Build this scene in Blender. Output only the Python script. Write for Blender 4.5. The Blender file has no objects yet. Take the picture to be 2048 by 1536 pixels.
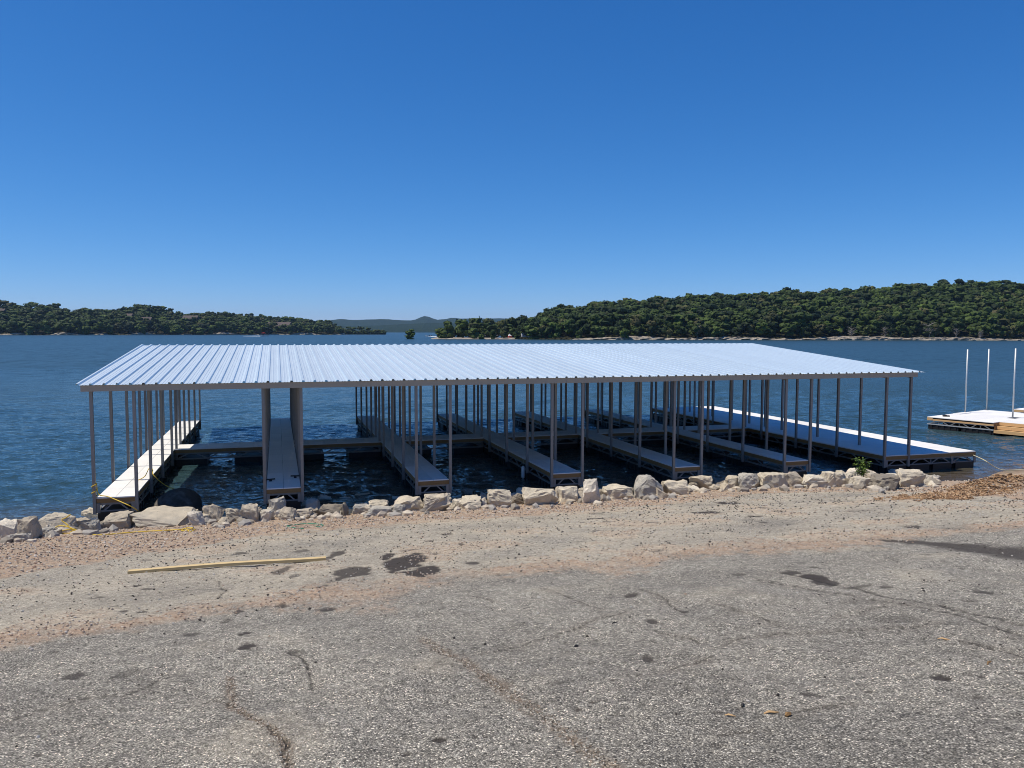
import bpy, bmesh, math, random
import numpy as np
from mathutils import Matrix, Vector
R = math.radians
rng = np.random.default_rng(7)
random.seed(7)
sc = bpy.context.scene
col = sc.collection

# ------------------------------------------------------------------ camera
CAMZ = 4.95
F_PX = 1558.5
YAW, PITCH, ROLL = 0.293, 0.0672, 0.0026
_cy, _sy = math.cos(YAW), math.sin(YAW)
FW = np.array([_sy * math.cos(PITCH), _cy * math.cos(PITCH), -math.sin(PITCH)])
_rt = np.array([_cy, -_sy, 0.0])
_up = np.cross(_rt, FW)
RT = _rt * math.cos(ROLL) + _up * math.sin(ROLL)
UP = -_rt * math.sin(ROLL) + _up * math.cos(ROLL)
cd = bpy.data.cameras.new('camera')
cam = bpy.data.objects.new('camera', cd)
col.objects.link(cam)
cd.sensor_width = 36.0
cd.lens = F_PX / 2048 * 36
cd.clip_start = 0.1
cd.clip_end = 60000
M = Matrix(((RT[0], UP[0], -FW[0], 0), (RT[1], UP[1], -FW[1], 0), (RT[2], UP[2], -FW[2], CAMZ), (0, 0, 0, 1)))
cam.matrix_world = M
sc.camera = cam

# ------------------------------------------------------------------ sky, sun, exposure
SUN = Vector((-0.48, 0.05, 1.0)).normalized()
world = bpy.data.worlds.new('World')
sc.world = world
world.use_nodes = True
wn = world.node_tree.nodes
wl = world.node_tree.links
for n in list(wn):
    wn.remove(n)
w_out = wn.new('ShaderNodeOutputWorld')
w_bg = wn.new('ShaderNodeBackground')
w_sky = wn.new('ShaderNodeTexSky')
w_sky.sky_type = 'NISHITA'
w_sky.sun_disc = False
w_sky.sun_elevation = math.asin(SUN.z)
w_sky.sun_rotation = math.atan2(SUN.x, SUN.y)
w_sky.air_density = 0.7
w_sky.dust_density = 0.0
w_sky.ozone_density = 4.0
w_sky.altitude = 300
# the camera's colour response to the sky: one power curve per channel, the same in every direction
w_sep = wn.new('ShaderNodeSeparateColor')
w_cmb = wn.new('ShaderNodeCombineColor')
wl.new(w_sky.outputs[0], w_sep.inputs[0])
for ch, (gain, power) in enumerate(((0.30, 1.48), (0.95, 0.93), (2.04, 0.72))):
    pw = wn.new('ShaderNodeMath'); pw.operation = 'POWER'; pw.inputs[1].default_value = power
    ml = wn.new('ShaderNodeMath'); ml.operation = 'MULTIPLY'; ml.inputs[1].default_value = gain
    wl.new(w_sep.outputs[ch], pw.inputs[0]); wl.new(pw.outputs[0], ml.inputs[0]); wl.new(ml.outputs[0], w_cmb.inputs[ch])
w_bg.inputs['Strength'].default_value = 0.1
wl.new(w_cmb.outputs[0], w_bg.inputs['Color'])
wl.new(w_bg.outputs[0], w_out.inputs['Surface'])
sd = bpy.data.lights.new('sun', 'SUN')
sd.energy = 4.8
sd.angle = R(0.53)
sd.color = (1.0, 0.91, 0.76)
sun = bpy.data.objects.new('sun', sd)
col.objects.link(sun)
sun.rotation_euler = SUN.to_track_quat('Z', 'Y').to_euler()
sun.location = (-20, 5, 40)
sc.view_settings.view_transform = 'Standard'
sc.view_settings.look = 'None'
sc.view_settings.exposure = 0.0
sc.view_settings.gamma = 1.0
sc.view_settings.use_curve_mapping = False
sc.render.engine = 'CYCLES'
sc.cycles.use_denoising = True
sc.cycles.filter_width = 0.95
sc.cycles.max_bounces = 6
sc.cycles.sample_clamp_indirect = 6.0
sc.cycles.transparent_max_bounces = 8

# ------------------------------------------------------------------ picture <-> place
def ray(px, py):
    return FW + RT * (px - 1024) / F_PX - UP * (py - 768) / F_PX
def at_z(px, py, z):
    d = ray(px, py); t = (z - CAMZ) / d[2]
    return np.array([d[0] * t, d[1] * t, z])
def at_depth(px, py, depth):
    return ray(px, py) * depth + np.array([0, 0, CAMZ])
G0, GS = 3.35, 0.156                      # ground height below the camera, slope to the lake
def plane_z(y):
    return G0 - GS * y
def at_g(px, py):
    d = ray(px, py); t = (G0 - CAMZ) / (d[2] + GS * d[1])
    return np.array([d[0] * t, d[1] * t, CAMZ + d[2] * t])
def depth_of(p):
    return float(np.dot(np.asarray(p) - np.array([0, 0, CAMZ]), FW))
def horizon_y(px):
    return 663.19 + (px - 1024) * 0.00258

# ------------------------------------------------------------------ noise
def _h(xi, yi, zi, s):
    n = (xi.astype(np.int64) * 374761393 + yi.astype(np.int64) * 668265263 + zi.astype(np.int64) * 2147483647 + s * 1274126177) & 0x7fffffff
    n = ((n ^ (n >> 13)) * 1274126177) & 0x7fffffff
    n = n ^ (n >> 16)
    return (n & 0xffffff) / float(0xffffff)
def vn3(x, y, z, s=0):
    xi, yi, zi = np.floor(x), np.floor(y), np.floor(z)
    fx, fy, fz = x - xi, y - yi, z - zi
    fx = fx * fx * (3 - 2 * fx); fy = fy * fy * (3 - 2 * fy); fz = fz * fz * (3 - 2 * fz)
    o = 0
    for a in (0, 1):
        for b in (0, 1):
            for c in (0, 1):
                o = o + _h(xi + a, yi + b, zi + c, s) * (fx if a else 1 - fx) * (fy if b else 1 - fy) * (fz if c else 1 - fz)
    return o
def vn2(x, y, s=0):
    xi, yi = np.floor(x), np.floor(y)
    fx, fy = x - xi, y - yi
    fx = fx * fx * (3 - 2 * fx); fy = fy * fy * (3 - 2 * fy)
    z = np.zeros_like(xi)
    return (_h(xi, yi, z, s) * (1 - fx) * (1 - fy) + _h(xi + 1, yi, z, s) * fx * (1 - fy)
            + _h(xi, yi + 1, z, s) * (1 - fx) * fy + _h(xi + 1, yi + 1, z, s) * fx * fy)
def fbm2(x, y, s=0, o=4):
    v, a, t = 0, .5, 0
    for i in range(o):
        v = v + a * vn2(x, y, s + i * 17); t += a
        x, y, a = x * 2.03 + 5.1, y * 2.03 - 3.7, a * .5
    return v / t
def fbm3(x, y, z, s=0, o=4):
    v, a, t = 0, .5, 0
    for i in range(o):
        v = v + a * vn3(x, y, z, s + i * 17); t += a
        x, y, z, a = x * 2.03 + 5.1, y * 2.03 - 3.7, z * 2.03 + 1.9, a * .5
    return v / t

# ------------------------------------------------------------------ materials
def mat(name):
    m = bpy.data.materials.new(name); m.use_nodes = True
    nt = m.node_tree
    return m, nt, nt.nodes['Principled BSDF']
def N(nt, t, **kw):
    n = nt.nodes.new(t)
    for k, v in kw.items():
        if k in n.inputs: n.inputs[k].default_value = v
        else: setattr(n, k, v)
    return n
def L(nt, a, b): nt.links.new(a, b)
def mixc(nt, fac, a, b, mode='MIX'):
    n = nt.nodes.new('ShaderNodeMix'); n.data_type = 'RGBA'; n.blend_type = mode
    for sock, v in ((n.inputs[0], fac), (n.inputs[6], a), (n.inputs[7], b)):
        if isinstance(v, bpy.types.NodeSocket): nt.links.new(v, sock)
        elif isinstance(v, (tuple, list)): sock.default_value = (*v, 1) if len(v) == 3 else v
        else: sock.default_value = v
    return n.outputs[2]
def ramp(nt, src, stops):
    n = nt.nodes.new('ShaderNodeValToRGB')
    e = n.color_ramp.elements
    while len(e) < len(stops): e.new(.5)
    for i, (p, c) in enumerate(stops):
        e[i].position = p
        e[i].color = (c, c, c, 1) if not isinstance(c, tuple) else (*c, 1)
    nt.links.new(src, n.inputs[0])
    return n.outputs[0]
def noise(nt, scale, detail=3, rough=.55, vec=None, dist=0):
    n = N(nt, 'ShaderNodeTexNoise', Scale=scale, Detail=detail, Roughness=rough, Distortion=dist)
    if vec is None:
        vec = nt.nodes.new('ShaderNodeTexCoord').outputs['Object']
    nt.links.new(vec, n.inputs['Vector'])
    return n.outputs['Fac']
def bump(nt, bsdf, h, strength=.4, dist=.01):
    b = N(nt, 'ShaderNodeBump', Strength=strength, Distance=dist)
    nt.links.new(h, b.inputs['Height']); nt.links.new(b.outputs[0], bsdf.inputs['Normal'])
def simple(name, c, rough=.6, metal=0, var=.12, scale=6, bstr=.15, bd=.004, spec=None, rnd=0.0):
    m, nt, b = mat(name)
    f = noise(nt, scale, 4)
    hi = tuple(min(1, v * (1 + var)) for v in c); lo = tuple(v * (1 - var) for v in c)
    cc = mixc(nt, f, lo, hi)
    if rnd:
        oi = nt.nodes.new('ShaderNodeObjectInfo')
        k = N(nt, 'ShaderNodeMapRange'); L(nt, oi.outputs['Random'], k.inputs[0])
        k.inputs[3].default_value = 1 - rnd; k.inputs[4].default_value = 1 + rnd
        cmb = nt.nodes.new('ShaderNodeCombineColor')
        for i in range(3): L(nt, k.outputs[0], cmb.inputs[i])
        cc = mixc(nt, 1.0, cc, cmb.outputs[0], 'MULTIPLY')
    L(nt, cc, b.inputs['Base Color'])
    b.inputs['Roughness'].default_value = rough
    b.inputs['Metallic'].default_value = metal
    if spec is not None: b.inputs['Specular IOR Level'].default_value = spec
    bump(nt, b, noise(nt, scale * 8, 3), bstr, bd)
    return m
MT = {}
MT['steel'] = simple('galvanised_steel', (.215, .217, .217), .5, .25, .12, 5, .1, .002, rnd=.1)
MT['fascia_metal'] = simple('taupe_trim_metal', (.33, .30, .25), .5, .1, .06, 2, .05, .002)
MT['float'] = simple('black_float_plastic_and_shade', (.012, .012, .014), .5, 0, .2, 8, .1)  # also blackens the strip that imitates shade in the platform's joist gap
MT['dark_iron'] = simple('dark_iron', (.02, .02, .02), .6, .2)
MT['pole'] = simple('bright_galvanised_pole', (.48, .51, .53), .45, .35, .1, 5, .05, .002)
MT['white_plastic'] = simple('white_plastic', (.75, .76, .76), .4, 0, .04)
MT['yellow_rope'] = simple('yellow_rope', (.62, .43, .05), .8, 0, .2, 40)
MT['tan_rope'] = simple('pale_rope', (.55, .52, .36), .8, 0, .15, 40)
MT['green_strap'] = simple('green_strap', (.02, .20, .12), .7, 0, .2, 20)
MT['black_rubber'] = simple('black_rubber', (.015, .015, .015), .7)
MT['red_cloth'] = simple('red_canvas', (.55, .04, .03), .8, 0, .1)
MT['white_paint'] = simple('white_paint', (.78, .78, .76), .45, 0, .05, 1)
MT['foam'] = simple('white_foam', (.8, .84, .86), .9, 0, .1, 2)
MT['brown_siding'] = simple('brown_siding', (.07, .055, .045), .8, 0, .15, 1)
MT['brown_roof'] = simple('brown_shingle', (.085, .065, .058), .85, 0, .15, 1)
MT['glass'] = simple('dark_window_glass', (.03, .04, .05), .1, 0, .1)
MT['bark'] = simple('bark', (.10, .085, .07), .9, 0, .25, 3)
MT['dead_wood'] = simple('grey_dead_wood', (.26, .235, .21), .9, 0, .2, 3)

def wood(name, c, scale=(2, 30, 30)):
    m, nt, b = mat(name)
    tc = nt.nodes.new('ShaderNodeTexCoord')
    mp = N(nt, 'ShaderNodeMapping'); mp.inputs['Scale'].default_value = scale
    L(nt, tc.outputs['Object'], mp.inputs[0])
    g = noise(nt, 1.5, 5, .6, mp.outputs[0], .4)
    cc = mixc(nt, g, tuple(v * .72 for v in c), tuple(min(1, v * 1.2) for v in c))
    kn = N(nt, 'ShaderNodeTexVoronoi', Scale=3.0); L(nt, tc.outputs['Object'], kn.inputs['Vector'])
    kf = ramp(nt, kn.outputs['Distance'], [(.03, 1.0), (.09, 0.0)])
    cc = mixc(nt, kf, cc, tuple(v * .35 for v in c))
    L(nt, cc, b.inputs['Base Color']); b.inputs['Roughness'].default_value = .7
    bump(nt, b, g, .2, .003)
    return m
MT['brown_wood'] = wood('treated_brown_board', (.26, .15, .055))
MT['new_wood'] = wood('new_pine_board', (.62, .40, .19))
MT['lumber'] = wood('yellow_pine_lumber', (.60, .45, .22), (2, 40, 40))

def deck_material():
    m, nt, b = mat('pale_deck_board')
    f = noise(nt, 3, 5)
    oi = nt.nodes.new('ShaderNodeObjectInfo')
    a = mixc(nt, f, (.72, .72, .71), (.84, .835, .82))
    r = ramp(nt, oi.outputs['Random'], [(0, .90), (1, 1.0)])
    a = mixc(nt, 1.0, a, r, 'MULTIPLY')
    L(nt, a, b.inputs['Base Color']); b.inputs['Roughness'].default_value = .75
    bump(nt, b, noise(nt, 60, 3), .15, .002)
    return m
MT['deck'] = deck_material()

def roof_material():
    m, nt, b = mat('galvalume_roof_sheet')
    tc = nt.nodes.new('ShaderNodeTexCoord')
    mp = N(nt, 'ShaderNodeMapping'); mp.inputs['Scale'].default_value = (3, .5, 1)
    L(nt, tc.outputs['Object'], mp.inputs[0])
    f = noise(nt, 1.0, 4, .6, mp.outputs[0])
    oi = nt.nodes.new('ShaderNodeObjectInfo')
    a = mixc(nt, f, (.63, .735, .80), (.70, .80, .86))
    a = mixc(nt, 1.0, a, ramp(nt, oi.outputs['Random'], [(0, .94), (1, 1.0)]), 'MULTIPLY')
    L(nt, a, b.inputs['Base Color'])
    b.inputs['Metallic'].default_value = .55
    L(nt, ramp(nt, f, [(0, .46), (1, .54)]), b.inputs['Roughness'])
    return m
MT['roof'] = roof_material()

def ground_material():
    m, nt, b = mat('weathered_asphalt_and_gravel')
    tc = nt.nodes.new('ShaderNodeTexCoord').outputs['Object']
    def attr(n):
        a = nt.nodes.new('ShaderNodeAttribute'); a.attribute_name = n
        return a.outputs['Fac']
    v = N(nt, 'ShaderNodeTexVoronoi', Scale=105.0); L(nt, tc, v.inputs['Vector'])
    v2 = N(nt, 'ShaderNodeTexVoronoi', Scale=70.0); L(nt, tc, v2.inputs['Vector'])
    sep = nt.nodes.new('ShaderNodeSeparateColor'); L(nt, v.outputs['Color'], sep.inputs[0])
    sep2 = nt.nodes.new('ShaderNodeSeparateColor'); L(nt, v2.outputs['Color'], sep2.inputs[0])
    big = noise(nt, .55, 5, .6, tc)
    mid = noise(nt, 4.0, 4, .6, tc)
    base = mixc(nt, ramp(nt, big, [(.36, 0.), (.62, 1.)]), (.29, .271, .228), (.47, .438, .365))
    base = mixc(nt, ramp(nt, mid, [(.35, 0.), (.7, .5)]), base, (.335, .308, .258))
    base = mixc(nt, ramp(nt, noise(nt, 1.7, 6, .7, tc, .8), [(.42, 0.), (.62, .45)]), base, (.49, .45, .365))
    base = mixc(nt, ramp(nt, noise(nt, 11.0, 5, .7, tc, .5), [(.5, 0.), (.72, .5)]), base, (.25, .235, .21))
    # aggregate: dark binder, grey and a few pale stones
    ag = ramp(nt, sep.outputs[0], [(0.0, .16), (.15, .5), (.5, .92), (.8, 1.2), (.9, 1.9), (1.0, 2.9)])
    asph = mixc(nt, 1.0, base, ag, 'MULTIPLY')
    asph = mixc(nt, ramp(nt, v.outputs['Distance'], [(.4, 0.), (.75, .7)]), asph, (.075, .068, .058))
    pl_c = mixc(nt, sep.outputs[0], (.45, .393, .295), (.63, .56, .43))
    pl_c = mixc(nt, ramp(nt, sep2.outputs[1], [(.86, 0.), (.95, .8)]), pl_c, (.60, .55, .47))
    pl_c = mixc(nt, ramp(nt, sep.outputs[2], [(.0, .85), (.12, .5), (.16, 0.)]), pl_c, (.11, .095, .08))
    c = mixc(nt, attr('pale'), asph, pl_c)
    gr = mixc(nt, sep.outputs[1], (.36, .24, .155), (.66, .485, .335))
    gr = mixc(nt, ramp(nt, sep2.outputs[0], [(.8, 0.), (.95, .8)]), gr, (.66, .58, .47))
    gr = mixc(nt, ramp(nt, v.outputs['Distance'], [(.3, 0.), (.7, .5)]), gr, (.21, .15, .105))
    c = mixc(nt, attr('gravel'), c, gr)
    mu = mixc(nt, sep.outputs[1], (.13, .075, .035), (.42, .26, .14))
    c = mixc(nt, attr('mulch'), c, mu)
    mott = noise(nt, 16.0, 7, .75, tc, .3)
    c = mixc(nt, 1.0, c, ramp(nt, mott, [(.30, .38), (.40, .78), (.5, 1.0), (.62, 1.16), (.72, 1.5)]), 'MULTIPLY')
    c = mixc(nt, 1.0, c, ramp(nt, noise(nt, 5.0, 4, .6, tc, 1.0), [(.3, .80), (.5, 1.0), (.7, 1.12)]), 'MULTIPLY')
    c = mixc(nt, attr('rust'), c, mixc(nt, sep.outputs[2], (.085, .068, .052), (.36, .29, .215)))
    c = mixc(nt, attr('wet'), c, mixc(nt, sep.outputs[1], (.042, .035, .028), (.085, .070, .056)))
    c = mixc(nt, attr('crack'), c, (.03, .027, .024))
    c = mixc(nt, attr('bed'), c, mixc(nt, sep2.outputs[0], (.08, .06, .035), (.17, .13, .08)))
    L(nt, c, b.inputs['Base Color'])
    L(nt, ramp(nt, attr('wet'), [(0, .9), (1, .78)]), b.inputs['Roughness'])
    b.inputs['Specular IOR Level'].default_value = .3
    hh = nt.nodes.new('ShaderNodeMath'); hh.operation = 'MULTIPLY_ADD'
    L(nt, v.outputs['Distance'], hh.inputs[0]); hh.inputs[1].default_value = -1.0
    L(nt, noise(nt, 220, 2, .6, tc), hh.inputs[2])
    bump(nt, b, hh.outputs[0], 1.0, .009)
    return m
MT['ground'] = ground_material()

def water_material():
    m, nt, b = mat('lake_water')
    tc = nt.nodes.new('ShaderNodeTexCoord').outputs['Object']
    a = nt.nodes.new('ShaderNodeAttribute'); a.attribute_name = 'shallow'
    patch = noise(nt, .02, 3, .5, tc)
    deep = mixc(nt, patch, (.022, .049, .060), (.029, .062, .074))
    c = mixc(nt, a.outputs['Fac'], deep, (.085, .062, .033))
    L(nt, c, b.inputs['Base Color'])
    b.inputs['IOR'].default_value = 1.333
    mp = N(nt, 'ShaderNodeMapping'); mp.inputs['Scale'].default_value = (.55, 1, 1)
    mp.inputs['Rotation'].default_value = (0, 0, R(14))
    L(nt, tc, mp.inputs[0])
    n1 = noise(nt, 3.2, 4, .6, mp.outputs[0], .3)
    n2 = noise(nt, .55, 3, .55, mp.outputs[0], .5)
    n3 = noise(nt, .035, 2, .5, mp.outputs[0])
    far = nt.nodes.new('ShaderNodeAttribute'); far.attribute_name = 'far'
    L(nt, ramp(nt, far.outputs['Fac'], [(.06, .04), (1, .30)]), b.inputs['Roughness'])
    bs = N(nt, 'ShaderNodeBump', Strength=1.0)
    bs.inputs['Distance'].default_value = .12
    L(nt, n1, bs.inputs['Height'])
    # ripples too fine to model far out: tilt the normal itself, stronger in the gusts
    nn = N(nt, 'ShaderNodeTexNoise', Scale=.9, Detail=3.0, Roughness=.6); L(nt, mp.outputs[0], nn.inputs['Vector'])
    sub = nt.nodes.new('ShaderNodeVectorMath'); sub.operation = 'SUBTRACT'; sub.inputs[1].default_value = (.5, .5, .5)
    L(nt, nn.outputs['Color'], sub.inputs[0])
    fl = nt.nodes.new('ShaderNodeVectorMath'); fl.operation = 'MULTIPLY'; fl.inputs[1].default_value = (.9, 1.9, 0)
    L(nt, sub.outputs[0], fl.inputs[0])
    mp3 = N(nt, 'ShaderNodeMapping'); mp3.inputs['Scale'].default_value = (.35, 1, 1); L(nt, tc, mp3.inputs[0])
    gst = ramp(nt, noise(nt, .03, 4, .6, mp3.outputs[0], .6), [(.3, .35), (.5, .75), (.7, 1.15)])
    kk = nt.nodes.new('ShaderNodeMath'); kk.operation = 'MULTIPLY'; L(nt, gst, kk.inputs[0]); L(nt, far.outputs['Fac'], kk.inputs[1])
    sc_ = nt.nodes.new('ShaderNodeVectorMath'); sc_.operation = 'SCALE'; L(nt, fl.outputs[0], sc_.inputs[0]); L(nt, kk.outputs[0], sc_.inputs['Scale'])
    ad = nt.nodes.new('ShaderNodeVectorMath'); ad.operation = 'ADD'; L(nt, sc_.outputs[0], ad.inputs[0]); L(nt, bs.outputs[0], ad.inputs[1])
    nm = nt.nodes.new('ShaderNodeVectorMath'); nm.operation = 'NORMALIZE'; L(nt, ad.outputs[0], nm.inputs[0])
    L(nt, nm.outputs[0], b.inputs['Normal'])
    return m
MT['water'] = water_material()

def rock_material():
    m, nt, b = mat('limestone')
    oi = nt.nodes.new('ShaderNodeObjectInfo')
    tc = nt.nodes.new('ShaderNodeTexCoord').outputs['Object']
    add = nt.nodes.new('ShaderNodeVectorMath'); add.operation = 'ADD'
    sc3 = nt.nodes.new('ShaderNodeVectorMath'); sc3.operation = 'SCALE'
    L(nt, oi.outputs['Location'], sc3.inputs[0]); sc3.inputs['Scale'].default_value = 3.7
    L(nt, tc, add.inputs[0]); L(nt, sc3.outputs[0], add.inputs[1])
    vec = add.outputs[0]
    f = noise(nt, 3.5, 5, .65, vec)
    c = mixc(nt, ramp(nt, f, [(.3, 0.), (.7, 1.)]), (.72, .72, .72), (1.12, 1.1, 1.06))
    c = mixc(nt, 1.0, oi.outputs['Color'], c, 'MULTIPLY')
    g = noise(nt, 1.6, 4, .6, vec)
    c = mixc(nt, ramp(nt, g, [(.52, 0.), (.72, .6)]), c, (.34, .325, .30))
    s = noise(nt, 14, 4, .7, vec)
    c = mixc(nt, ramp(nt, s, [(.58, 0.), (.72, .75)]), c, (.12, .10, .08))
    L(nt, c, b.inputs['Base Color']); b.inputs['Roughness'].default_value = .9
    b.inputs['Specular IOR Level'].default_value = .2
    h = nt.nodes.new('ShaderNodeMath'); h.operation = 'ADD'
    L(nt, noise(nt, 9, 6, .7, vec), h.inputs[0]); L(nt, noise(nt, 45, 4, .7, vec), h.inputs[1])
    bump(nt, b, h.outputs[0], .8, .035)
    return m
MT['rock'] = rock_material()

def leaf_material(name, lo, hi, alt):
    m, nt, b = mat(name)
    a = nt.nodes.new('ShaderNodeAttribute'); a.attribute_name = 'tint'
    sep = nt.nodes.new('ShaderNodeSeparateColor'); L(nt, a.outputs['Color'], sep.inputs[0])
    c = mixc(nt, sep.outputs[0], lo, hi)
    c = mixc(nt, sep.outputs[1], c, alt)
    L(nt, c, b.inputs['Base Color']); b.inputs['Roughness'].default_value = .7
    b.inputs['Specular IOR Level'].default_value = .2
    return m
MT['leaf'] = leaf_material('oak_foliage', (.006, .015, .004), (.074, .112, .020), (.085, .078, .030))
MT['bush'] = leaf_material('bright_foliage', (.045, .085, .015), (.12, .19, .03), (.10, .12, .03))

def hill_material(name, a, b_, sc_):
    m, nt, b = mat(name)
    f = noise(nt, sc_, 6, .7)
    v = N(nt, 'ShaderNodeTexVoronoi', Scale=sc_ * 6)
    L(nt, nt.nodes.new('ShaderNodeTexCoord').outputs['Object'], v.inputs['Vector'])
    c = mixc(nt, ramp(nt, f, [(.3, 0.), (.7, 1.)]), a, b_)
    L(nt, c, b.inputs['Base Color']); b.inputs['Roughness'].default_value = .95
    b.inputs['Specular IOR Level'].default_value = .1
    bump(nt, b, v.outputs['Distance'], .9, 8.0)
    return m
MT['far_hill'] = hill_material('far_wooded_hill', (.008, .022, .014), (.022, .042, .020), .02)
MT['hill_soil'] = hill_material('hillside_soil', (.03, .035, .018), (.06, .055, .03), .08)
def ledge_material():
    m, nt, b = mat('pale_shore_rock')
    f = noise(nt, .35, 6, .7)
    tc = nt.nodes.new('ShaderNodeTexCoord')
    c = mixc(nt, ramp(nt, f, [(.3, 0.), (.62, 1.)]), (.10, .085, .065), (.40, .35, .28))
    L(nt, c, b.inputs['Base Color']); b.inputs['Roughness'].default_value = .9
    bump(nt, b, noise(nt, 1.2, 5, .7), .8, .4)
    return m
MT['ledge'] = ledge_material()

# ------------------------------------------------------------------ object helpers
def link(name, me, m=None, parent=None):
    o = bpy.data.objects.new(name, me); col.objects.link(o)
    if m is not None and not me.materials: me.materials.append(m)
    if parent is not None: o.parent = parent
    return o
def tag(o, label=None, cat=None, group=None, kind=None):
    if label: o['label'] = label
    if cat: o['category'] = cat
    if group: o['group'] = group
    if kind: o['kind'] = kind
    return o
def empty(name, loc, rz=0):
    o = bpy.data.objects.new(name, None); col.objects.link(o)
    o.location = loc; o.rotation_euler = (0, 0, rz); o.empty_display_size = .2
    return o
def big_mesh(name, V, Fq, smooth=False):
    """numpy verts (n,3) and faces (m,k) -> mesh"""
    me = bpy.data.meshes.new(name)
    V = np.ascontiguousarray(V, np.float32); Fq = np.ascontiguousarray(Fq, np.int32)
    k = Fq.shape[1]
    me.vertices.add(len(V)); me.vertices.foreach_set('co', V.ravel())
    me.loops.add(Fq.size); me.loops.foreach_set('vertex_index', Fq.ravel())
    me.polygons.add(len(Fq)); me.polygons.foreach_set('loop_start', np.arange(0, Fq.size, k, dtype=np.int32))
    me.polygons.foreach_set('loop_total', np.full(len(Fq), k, np.int32))
    me.polygons.foreach_set('use_smooth', np.full(len(Fq), smooth, bool))
    me.update(calc_edges=True)
    return me
def fattr(me, name, v):
    a = me.attributes.new(name, 'FLOAT', 'POINT'); a.data.foreach_set('value', np.ascontiguousarray(v, np.float32))
def cattr(me, name, c):
    a = me.attributes.new(name, 'FLOAT_COLOR', 'POINT')
    cc = np.ones((len(c), 4), np.float32); cc[:, :3] = c
    a.data.foreach_set('color', cc.ravel())
class MB:
    """collects boxes, bars, tubes and prisms of ONE part"""
    def __init__(s): s.v = []; s.f = []
    def add(s, v, f):
        n = len(s.v); s.v += [tuple(map(float, p)) for p in v]; s.f += [tuple(i + n for i in q) for q in f]; return s
    def box(s, x0, x1, y0, y1, z0, z1):
        return s.add([(x0, y0, z0), (x1, y0, z0), (x1, y1, z0), (x0, y1, z0), (x0, y0, z1), (x1, y0, z1), (x1, y1, z1), (x0, y1, z1)],
                     [(3, 2, 1, 0), (4, 5, 6, 7), (0, 1, 5, 4), (1, 2, 6, 5), (2, 3, 7, 6), (3, 0, 4, 7)])
    def bar(s, a, b, w, h=None, up=(0, 0, 1)):
        a, b = Vector(a), Vector(b); h = h or w
        d = (b - a).normalized(); u = Vector(up)
        if abs(d.dot(u)) > .98: u = Vector((0, 1, 0))
        sx = d.cross(u).normalized(); sy = sx.cross(d).normalized()
        v = [p + sx * i * w / 2 + sy * j * h / 2 for p in (a, b) for i, j in ((-1, -1), (1, -1), (1, 1), (-1, 1))]
        return s.add(v, [(0, 1, 2, 3), (7, 6, 5, 4), (0, 4, 5, 1), (1, 5, 6, 2), (2, 6, 7, 3), (3, 7, 4, 0)])
    def tube(s, pts, r, n=6):
        pts = [Vector(p) for p in pts]; rs = r if isinstance(r, (list, tuple)) else [r] * len(pts)
        rings = []
        for i, p in enumerate(pts):
            d = (pts[min(i + 1, len(pts) - 1)] - pts[max(i - 1, 0)]).normalized()
            u = Vector((0, 0, 1)) if abs(d.z) < .9 else Vector((1, 0, 0))
            a = d.cross(u).normalized(); b = a.cross(d).normalized()
            rings += [p + (a * math.cos(2 * math.pi * k / n) + b * math.sin(2 * math.pi * k / n)) * rs[i] for k in range(n)]
        f = [(i * n + k, i * n + (k + 1) % n, (i + 1) * n + (k + 1) % n, (i + 1) * n + k) for i in range(len(pts) - 1) for k in range(n)]
        f += [tuple(range(n - 1, -1, -1)), tuple((len(pts) - 1) * n + k for k in range(n))]
        return s.add(rings, f)
    def mesh(s, name, smooth=False):
        me = bpy.data.meshes.new(name); me.from_pydata(s.v, [], s.f); me.update()
        if smooth:
            for p in me.polygons: p.use_smooth = True
        return me
    def build(s, name, m, parent=None, bev=0, smooth=False):
        me = s.mesh(name, smooth)
        if bev:
            bm = bmesh.new(); bm.from_mesh(me)
            bmesh.ops.bevel(bm, geom=bm.edges[:], offset=bev, segments=1, affect='EDGES')
            bm.to_mesh(me); bm.free()
        return link(name, me, m, parent)
def ico(sub):
    bm = bmesh.new(); bmesh.ops.create_icosphere(bm, subdivisions=sub, radius=1)
    V = np.array([v.co[:] for v in bm.verts]); Fq = np.array([[v.index for v in f.verts] for f in bm.faces]); bm.free()
    return V, Fq
ICO1, ICO2, ICO3 = ico(1), ico(2), ico(3)
def grid_faces(nr, nc):
    i = np.arange(nr - 1)[:, None] * nc + np.arange(nc - 1)[None, :]
    return np.stack([i, i + 1, i + nc + 1, i + nc], -1).reshape(-1, 4)
def seg_dist(P, A, B):
    d = B - A; t = np.clip(((P - A) @ d) / max(d @ d, 1e-9), 0, 1)
    return np.hypot(*(P - A - t[:, None] * d).T), t
def pline_dist(P, pts):
    D = np.full(len(P), 1e9)
    for a, b in zip(pts[:-1], pts[1:]): D = np.minimum(D, seg_dist(P, np.array(a), np.array(b))[0])
    return D

# ================================================================== SETTING
# zoom windows of the photograph the marks on the ground were read from
def zA(x, y): return x / 3.938, 960 + y / 3.938
def zB(x, y): return 480 + x / 3.938, 930 + y / 3.938
def zC(x, y): return 960 + x / 3.938, 920 + y / 3.938
def zD(x, y): return 1440 + x / 3.368, 900 + y / 3.368
def z5(x, y): return x / 2.926, 1100 + y / 2.926
def z6(x, y): return 700 + x / 2.926, 1100 + y / 2.926
def z7(x, y): return 1348 + x / 2.926, 1100 + y / 2.926

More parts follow.
